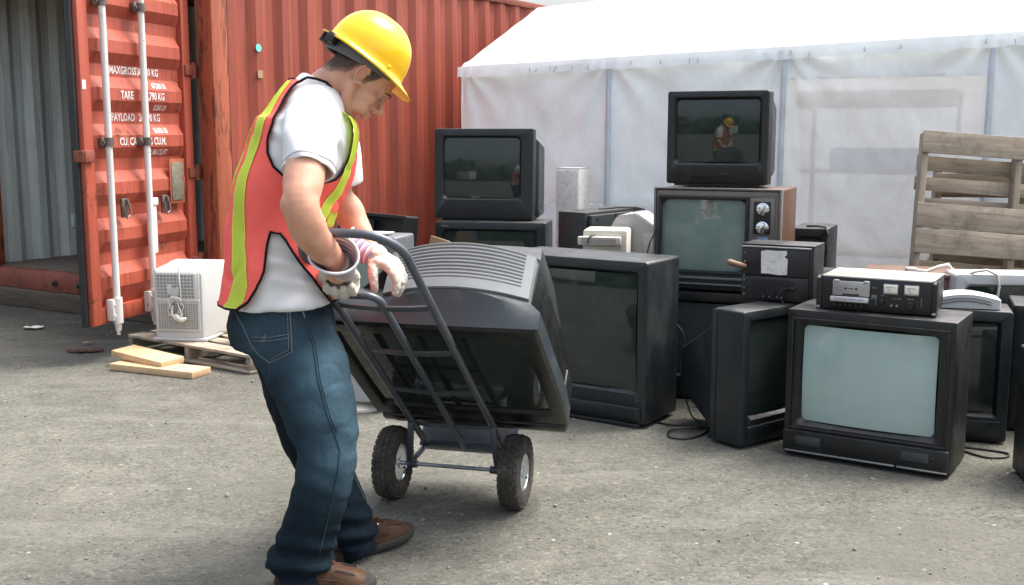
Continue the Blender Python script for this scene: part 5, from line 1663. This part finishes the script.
for i in range(NT):
    for j in range(NP):
        if keep(T_BOT + (T_TOP - T_BOT) * (i + .5) / NT, 360 * (j + .5) / NP):
            k = (j + 1) % NP; vb.faces.new((gv[i][j], gv[i][k], gv[i + 1][k], gv[i + 1][j]))
bmesh.ops.delete(vb, geom=[v for v in vb.verts if not v.link_faces], context='VERTS')
bmesh.ops.solidify(vb, geom=list(vb.faces), thickness=.0025)
mb = MB(); mb.bm.free(); mb.bm = vb
VEST = mb.build('safety_vest', M['vest'], PERSON, 180, PB)
mb = MB()
def trim(pts): mb.tube(pts, .0040, 8)
for sd in (0, 1):
    def W_(t, q): return vest_off(t, q if sd == 0 else 360 - q, .001)
    vs_ = [300 - .25 - k * (71 / 40) for k in range(41)]
    back = [W_(v2t(min(v, 296)), lerp_keys(PHB, v)) for v in vs_ if v <= 297]
    front = [W_(v2t(min(v, 296)), lerp_keys(PHF, v)) for v in vs_ if v <= 297]
    trim(back + front[::-1])
    va = [182 - 97 * k / 48 for k in range(49)]
    trim([W_(v2t(v), lerp_keys(AHB, v)) for v in va] + [W_(v2t(v), lerp_keys(AHF, v)) for v in va[::-1]])
    trim([W_(T_BOT, q) for q in range(138, 181, 3)])
    trim([W_(T_BOT, q) for q in range(0, 48, 3)])
    trim([W_(4.7 + 2.2 * k / 20, 30 * k / 20) for k in range(21)] + [W_(6.93, q) for q in range(32, 50, 6)])
    trim([W_(6.93, q) for q in range(150, 181, 5)])
mb.build('black_trim', M['trim'], VEST, 180, PB)
def stripe(keys, hw, name='reflective_tape'):
    keys = sorted(keys, key=lambda k: -k[0])
    v0, v1 = keys[0][0], keys[-1][0]; N = 110
    for sd in (0, 1):
        mb = MB(); L = []
        for k in range(N + 1):
            v = v0 + (v1 - v0) * k / N; q = lerp_keys(keys, v); t = v2t(v)
            a = TOR[min(int(t), 8)][2]
            L.append([vest_off(t, (q + d) if sd == 0 else 360 - (q + d), .0055) for d in [hw * (-1 + 2 * m / 12) for m in range(13)]])
        mb.loft(L, False, False, False)
        bmesh.ops.solidify(mb.bm, geom=list(mb.bm.faces), thickness=.0012)
        mb.build(name, M['lime'], VEST, 180, PB)
stripe([(294, 150), (288, 141), (276, 136), (250, 138), (220, 147), (190, 155), (150, 160), (120, 163), (104, 166), (96, 164)], 10.5)
stripe([(294, 36), (257, 48), (225, 62), (192, 52), (176, 44), (150, 40), (128, 40), (110, 46), (95, 60)], 8)
mb = MB(); mb.loft([[vest_off(v2t(v), q, .0058) for q in range(-46, 47, 2)] for v in (214, 210, 206, 202, 198)], False, False, False)
bmesh.ops.solidify(mb.bm, geom=list(mb.bm.faces), thickness=.0012)
mb.build('reflective_tape', M['lime'], VEST, 180, PB)

# --- jeans
je = MB()
HIPC = [(281, 290, .182, .142), (281, 305, .193, .154), (281, 325, .205, .168), (283, 345, .195, .160)]
rings = []
for u, v, a, b in HIPC:
    c = P(u, v, YB)
    rings.append([c + F * (b * math.copysign(abs(math.cos(R(q))) ** .87, math.cos(R(q)))) + RT * (a * math.copysign(abs(math.sin(R(q))) ** .87, math.sin(R(q)))) for q in range(0, 360, 8)])
je.loft(rings)
NEAR = [P(285, 328, 3.36), P(305, 364, 3.31), P(319, 410, 3.265), P(327, 458, 3.24), P(315, 513, 3.25), P(302, 562, 3.265)]
je.capsule(NEAR[:-1] + [NEAR[-1] + V((0, 0, .02))], [.138, .128, .112, .093, .088, .090], 30, 8)
je.tube([P(315, 512, 3.25), P(306, 542, 3.255), P(297, 574, 3.265)], [.086, .090, .102], 30)
FAR = [P(287, 328, 3.50), P(298, 380, 3.535), P(308, 425, 3.55), P(324, 465, 3.55), P(341, 503, 3.545), P(352, 535, 3.535)]
je.capsule(FAR, [.135, .122, .103, .092, .086, .082], 30, 8)
je.tube([P(339, 497, 3.545), P(347, 522, 3.54), P(353, 545, 3.535)], [.082, .084, .088], 30)
me = organic(je, .007, 6, .5)
knee, hemN, hemF, crotch = NEAR[3], NEAR[5], FAR[5], P(300, 340, 3.38)
def fold_jeans(c, n_):
    d = .006 * noise.noise(V((c.x * 8, c.y * 8, c.z * 4))) + .0025 * noise.noise(c * 20) 
    q = c + V((noise.noise(c * 5), noise.noise(c * 5 + V((7, 0, 0))), 0)) * .05
    for sc_, am in (((6, 6, 10), .0020), ((13, 13, 21), .0012)):
        rdg = max(0, 1 - abs(noise.noise(V((q.x * sc_[0] + q.z * 4, q.y * sc_[1], q.z * sc_[2] - q.x * 5)))) * 7)
        d -= am * rdg * rdg * (3 - 2 * rdg)
    for h, s_ in ((hemN, 1.0), (hemF, 1.0)):
        r = c - h; k = max(0, 1 - max(0, r.z + .02) / .17) if r.xy.length < .18 else 0
        d += s_ * .014 * k * math.sin(r.z * 95 + 5 * noise.noise(V((c.x * 7, c.y * 7, c.z * 3))) + r.x * 12)
    r = c - knee
    d += .005 * math.exp(-(r.length / .13) ** 2) * math.sin((r.z * .9 + r.x * .45) * 75 + 3 * noise.noise(c * 9))
    r = c - crotch
    d += .0055 * math.exp(-(r.length / .17) ** 2) * math.sin((r.x * .75 - r.z * .65) * 62 + 3 * noise.noise(c * 8))
    return d
displace(me, fold_jeans)
at = me.attributes.new('wear', 'FLOAT', 'POINT')
th = P(328, 375, 3.16); kn = P(345, 455, 3.2)
vals = []
for v in me.vertices:
    w = .85 * math.exp(-((v.co - th).length / .13) ** 2) + .8 * math.exp(-((v.co - kn).length / .12) ** 2) + .5 * math.exp(-((v.co - P(262, 335, 3.25)).length / .1) ** 2)
    vals.append(max(0, min(1, w + .35 * noise.noise(v.co * 18) * w)))
at.data.foreach_set('value', vals)
bvh_j = BVHTree.FromPolygons([v.co.copy() for v in me.vertices], [tuple(p.vertices) for p in me.polygons])
JEANS = mesh_obj('jeans', shift(me, PB), M['denim'], PERSON, 180)


def on(bvh, u, v, lift):
    o = V((0, 0, CAM_H)); d = (P(u, v, 3) - o).normalized()
    hit, nrm, idx, dist = bvh.ray_cast(o, d)
    if hit is None: return None
    if nrm.dot(d) > 0: nrm = -nrm
    return hit + nrm * lift


def seam(name, pts, r=.0016, parent=None, mat='thread', lift=.0012, bvh=None, n=6):
    q = []
    for (a, b), (c, d) in zip(pts[:-1], pts[1:]):
        k = max(2, int(math.hypot(c - a, d - b) / 3))
        for i in range(k): q.append(on(bvh or bvh_j, a + (c - a) * i / k, b + (d - b) * i / k, lift))
    q.append(on(bvh or bvh_j, *pts[-1], lift))
    q = [p for p in q if p is not None]
    if len(q) < 2: return
    mb = MB(); mb.tube(q, r, n); return mb.build(name, M[mat], parent or JEANS, 180, PB)


pk = [(233, 307), (262, 305), (289, 303), (291, 330), (292, 352), (281, 358), (270, 363), (259, 355), (252, 346), (243, 326), (233, 307)]
seam('pocket_stitching', pk, .0018)
seam('pocket_stitching', [(236, 311), (262, 309), (286, 307)], .0014)
seam('pocket_stitching', [(287, 308), (288, 330), (289, 350), (279, 355), (270, 360)], .0013)
seam('pocket_stitching', [(252, 337), (270, 337.5), (290, 334)], .0014)
seam('pocket_stitching', [(253, 341), (270, 341), (290, 338)], .0014)
seam('pocket_stitching', [(261, 342.5), (266, 334), (264.5, 342), (260, 341)], .0018)
mb = MB(); g = [[on(bvh_j, 267 + 12 * i / 4, 304.0 + 4 * j / 2 - 1.2 * i / 4, .003) for i in range(5)] for j in range(3)]
mb.loft(g, False, False, False); bmesh.ops.solidify(mb.bm, geom=list(mb.bm.faces), thickness=.001); mb.build('pocket_tab', surf('silver_tab', (.42, .43, .44), .4, .5, bmp=0), JEANS, 180, PB)
seam('side_seam', [(301.6, 301), (304, 315), (312.6, 343), (318, 381), (328, 417), (334, 432), (340, 451), (337, 475), (330, 509), (319, 555)], .0022, mat='seam')
seam('side_seam', [(304, 301), (306.5, 315), (315, 343), (320.5, 381), (330.5, 417), (336.5, 432)], .0012, mat='seam')
seam('front_pocket_stitching', [(304, 308), (315, 308), (327, 304)], .0015)
seam('front_pocket_stitching', [(301, 308), (305, 318)], .003, lift=.001)
seam('inner_seam', [(352, 470), (358, 485), (365, 500)], .0015)
for v, r in ((288.5, .0018),):
    pass
mb = MB()
for k in range(9):
    pass
mb.bm.free()
# belt line and loops

# --- boots
def boot(heel, toe, lift_toe, label=None):
    d = (toe - heel); d.z = 0; ln = d.length; d.normalize()
    ang_ = math.atan2(d.y, d.x)
    BM = Matrix.Translation(heel) @ Euler((0, R(-lift_toe), ang_)).to_matrix().to_4x4()
    k = ln / .315
    up = MB(); L = []
    for x, hw, zt in ((0.002, .018, .055), (.012, .033, .085), (.045, .040, .118), (.085, .041, .125), (.12, .042, .116), (.165, .046, .102), (.21, .049, .086), (.25, .047, .071), (.285, .038, .056), (.304, .022, .042), (.309, .006, .032)):
        ring = []
        for q in range(20):
            a = 2 * math.pi * q / 20
            cy, sz = math.cos(a), math.sin(a)
            ring.append(V((x * k, hw * math.copysign(abs(cy) ** .8, cy), .016 + max(0, sz) ** .9 * (zt - .016) if sz > 0 else .016 + sz * .004)))
        L.append(ring)
    up.loft(L); bmesh.ops.subdivide_edges(up.bm, edges=list(up.bm.edges), cuts=1, use_grid_fill=True, smooth=.6)
    for v in up.bm.verts: v.co += V((0, v.co.y * .02, .0)) + v.normal * (.0022 * noise.noise(v.co * 30))
    bmesh.ops.transform(up.bm, matrix=BM, verts=up.bm.verts)
    bo = up.build('boot', M['boot'], PERSON, 180, PB)
    def outline(z, g):
        pts = []
        for x, w in ((-.006, .0), (.0, .024), (.02, .037), (.06, .041), (.11, .041), (.16, .046), (.21, .051), (.255, .050), (.29, .040), (.31, .024), (.318, .0)):
            pts.append((x, w))
        full = [(x, w) for x, w in pts] + [(x, -w) for x, w in pts[::-1][1:-1]]
        return [V(((x - .15) * (1 + g) * k + .15 * k, w * (1 + g * 3), z + (.012 * max(0, (x - .22) / .1) ** 2))) for x, w in full]
    so = MB(); so.loft([outline(0, -.02), outline(.004, 0), outline(.014, .008), outline(.026, .004), outline(.030, -.02)])
    bmesh.ops.transform(so.bm, matrix=BM, verts=so.bm.verts); so.build('sole', M['sole'], bo, 50, PB)
    tc = MB(); L = []
    for x, hw, zt in ((.286, .0405, .054), (.298, .033, .049), (.308, .022, .043), (.315, .008, .034)):
        L.append([V((x * k, hw * math.cos(2 * math.pi * q / 20), .018 + max(0, math.sin(2 * math.pi * q / 20)) * (zt - .016))) for q in range(20)])
    tc.loft(L); bmesh.ops.transform(tc.bm, matrix=BM, verts=tc.bm.verts); tc.build('toe_cap', M['sole'], bo, 60, PB)
    st_ = MB()
    for s in (-1, 1):
        for zz, x0_, x1_ in ((.052, .05, .20), (.070, .16, .255)):
            pts_ = []
            for q in range(11):
                x = x0_ + (x1_ - x0_) * q / 10
                pts_.append((x * k, s * (.0415 + .006 * math.sin(math.pi * min(1, x / .3))) * (1.0 if zz < .06 else .70), zz + .010 * math.sin(math.pi * q / 10) - .12 * max(0, x - .2)))
            st_.tube(pts_, .0016, 6)
    bmesh.ops.transform(st_.bm, matrix=BM, verts=st_.bm.verts); st_.build('stitching', M['sole'], bo, 60, PB)
    la = MB()
    for j, x in enumerate((.115, .135, .155, .175)):
        z = .124 - .42 * (x - .105)
        s = .022
        la.tube([(x * k, -s, z - .006), ((x + .008) * k, 0, z + .006), ((x + .02) * k, s, z - .010)], .003, 6)
        la.tube([(x * k, s, z - .006), ((x + .008) * k, 0, z + .007), ((x + .02) * k, -s, z - .010)], .003, 6)
    bmesh.ops.transform(la.bm, matrix=BM, verts=la.bm.verts); la.build('laces', M['boot'], bo, 60, PB)
    ey = MB()
    for x in (.118, .142, .166):
        for s in (-1, 1): ey.blob((x * k, s * .027, .116 - .40 * (x - .105)), (.005, .004, .004), None, 2)
    bmesh.ops.transform(ey.bm, matrix=BM, verts=ey.bm.verts); ey.build('eyelets', M['rim'], bo, 60, PB)
    return bo


boot(V((-.600, 3.49, .003)), V((-.352, 3.705, .003)), 3)
boot(V((-.735, 3.235, .003)), V((-.425, 3.262, .003)), 1)

# --- gloves
def glove(M4, curls, spread, mirror=1, scale=1.0, cuff_r=(.043, .056, .070), cuff_len=.078, thumb=((.034, .038, -.012), (.062, .062, -.030), (.085, .066, -.050), (.102, .060, -.066))):
    g = MB()
    g.capsule([(-.01, 0, 0), (.02, 0, 0)], [.036, .040], 18, 4)
    g.blob((.048, 0, -.002), (.056, .050, .026), None, 3)
    g.blob((.066, 0, 0), (.036, .050, .022), None, 3)
    g.blob((.028, .026 * mirror, -.010), (.034, .020, .019), None, 3)
    lens = ((.044, .028, .024), (.048, .031, .025), (.045, .029, .025), (.036, .023, .021))
    for i, y in enumerate((.034, .012, -.011, -.033)):
        p = V((.088 - (.006 if i in (0, 3) else 0) - (.006 if i == 3 else 0), y * mirror, 0)); pts = [p - V((.03, 0, 0)), p]
        ang_ = 0; sa = R(spread[i]) * mirror
        for L_, c_ in zip(lens[i], curls[i]):
            ang_ += R(c_)
            p = p + V((math.cos(ang_) * math.cos(sa), math.sin(sa), -math.sin(ang_))) * L_
            pts.append(p)
        g.capsule(pts, [.0150, .0150, .0145, .0138, .0122], 12, 4)
    g.capsule([V((x, y * mirror, z)) for x, y, z in thumb], [.019, .0175, .0155, .0130], 12, 4)
    for v in g.bm.verts: v.co *= scale
    bmesh.ops.transform(g.bm, matrix=M4, verts=g.bm.verts)
    me = organic(g, .0032, 3, .5)
    displace(me, lambda c, n_: .0022 * noise.noise(c * 55) + .0018 * noise.noise(c * 110) - .0012 * abs(noise.noise(c * 75)))
    go = mesh_obj('work_glove', shift(me, PB), M['glove'], PERSON, 180)
    cf = MB(); n = 48; L = []
    prof = [(.012, cuff_r[0]), (-.01, cuff_r[0] + .002), (-.045, cuff_r[1]), (-cuff_len, cuff_r[2]), (-cuff_len - .003, cuff_r[2] - .002), (-cuff_len, cuff_r[2] - .005), (-.045, cuff_r[1] - .005), (-.01, cuff_r[0] - .004)]
    for x, r in prof:
        L.append([V((x + .007 * math.sin(2 * math.pi * i / n * 2 + 1), r * 1.06 * math.cos(2 * math.pi * i / n), r * .86 * math.sin(2 * math.pi * i / n))) for i in range(n)])
    cf.loft(L, False, False)
    cf.bm.verts.ensure_lookup_table()
    st = [-v.co.x * 3.1 for v in cf.bm.verts]
    bmesh.ops.transform(cf.bm, matrix=M4 @ Matrix.Scale(scale, 4), verts=cf.bm.verts)
    co_ = cf.build('cuff', M['cuff'], go, 60, PB)
    a = co_.data.attributes.new('stripe', 'FLOAT', 'POINT'); a.data.foreach_set('value', st)
    hem = MB(); hem.tube([M4 @ (V((-cuff_len + .007 * math.sin(2 * math.pi * i / n * 2 + 1), (cuff_r[2] - .001) * 1.06 * math.cos(2 * math.pi * i / n), (cuff_r[2] - .001) * .86 * math.sin(2 * math.pi * i / n))) * scale) for i in range(n)], .0042, 8, closed=True)
    hem.build('cuff_hem', M['shirt'], go, 180, PB)
    return go


def hand_frame(o, x, zhint):
    x = V(x).normalized(); z = V(zhint); z = (z - x * z.dot(x)).normalized(); y = z.cross(x)
    return Matrix(((x.x, y.x, z.x, o.x), (x.y, y.y, z.y, o.y), (x.z, y.z, z.z, o.z), (0, 0, 0, 1)))


# right hand closed round the lower handle, left hand over the edge of the television
bar = HT_M @ V((-.085, -.004, s2))
ro = WR_R + (WR_R - P(319, 244, 3.12)).normalized() * .028
rx = (bar - ro)
glove(hand_frame(ro, rx.normalized() + V((.0, .22, .02)), V((.25, .35, .9))), [(62, 80, 50), (64, 82, 50), (66, 84, 50), (68, 84, 50)], (2, 0, -2, -4), mirror=1, scale=1.04, cuff_r=(.043, .057, .068), cuff_len=.084)
lo = WR_L + (WR_L - P(358, 230, 3.66)).normalized() * .012
glove(hand_frame(lo, V((.72, -.26, -.34)), V((.32, -.25, .9))), [(22, 38, 20), (30, 40, 22), (34, 46, 26), (40, 50, 30)], (6, 1, -4, -9), mirror=-1,
      thumb=((.034, .038, -.012), (.056, .062, -.034), (.070, .070, -.056), (.080, .070, -.078)))
# ------------------------------------------------------------------ daylight
SUN = V((0.50, 0.22, 1.05)).normalized()
w = bpy.data.worlds.new('World'); scene.world = w; w.use_nodes = True
nt = w.node_tree
for n_ in list(nt.nodes): nt.nodes.remove(n_)
o = nt.nodes.new('ShaderNodeOutputWorld'); bg = nt.nodes.new('ShaderNodeBackground'); sk = nt.nodes.new('ShaderNodeTexSky')
sk.sky_type = 'NISHITA'; sk.sun_disc = False
sk.sun_elevation = math.asin(SUN.z); sk.sun_rotation = math.atan2(SUN.x, SUN.y)
sk.air_density = 1.0; sk.dust_density = 8.0; sk.ozone_density = 1.0
bg.inputs[1].default_value = 0.15
hs_ = nt.nodes.new('ShaderNodeHueSaturation'); hs_.inputs['Saturation'].default_value = 0.62
nt.links.new(sk.outputs[0], hs_.inputs['Color']); nt.links.new(hs_.outputs[0], bg.inputs[0]); nt.links.new(bg.outputs[0], o.inputs[0])
sd = bpy.data.lights.new('sun', 'SUN'); sd.energy = 0.80; sd.angle = R(26); sd.color = (1.0, .985, .955)
so = bpy.data.objects.new('sun', sd); COL.objects.link(so)
so.rotation_euler = SUN.to_track_quat('Z', 'Y').to_euler()
so.location = (3, 2, 8)
scene.view_settings.view_transform = 'Standard'
scene.view_settings.look = 'None'
scene.view_settings.gamma = 1
scene.view_settings.use_curve_mapping = False
scene.view_settings.exposure = 1.50
scene.cycles.max_bounces = 8
scene.cycles.transparent_max_bounces = 12
scene.cycles.caustics_reflective = False
scene.cycles.caustics_refractive = False
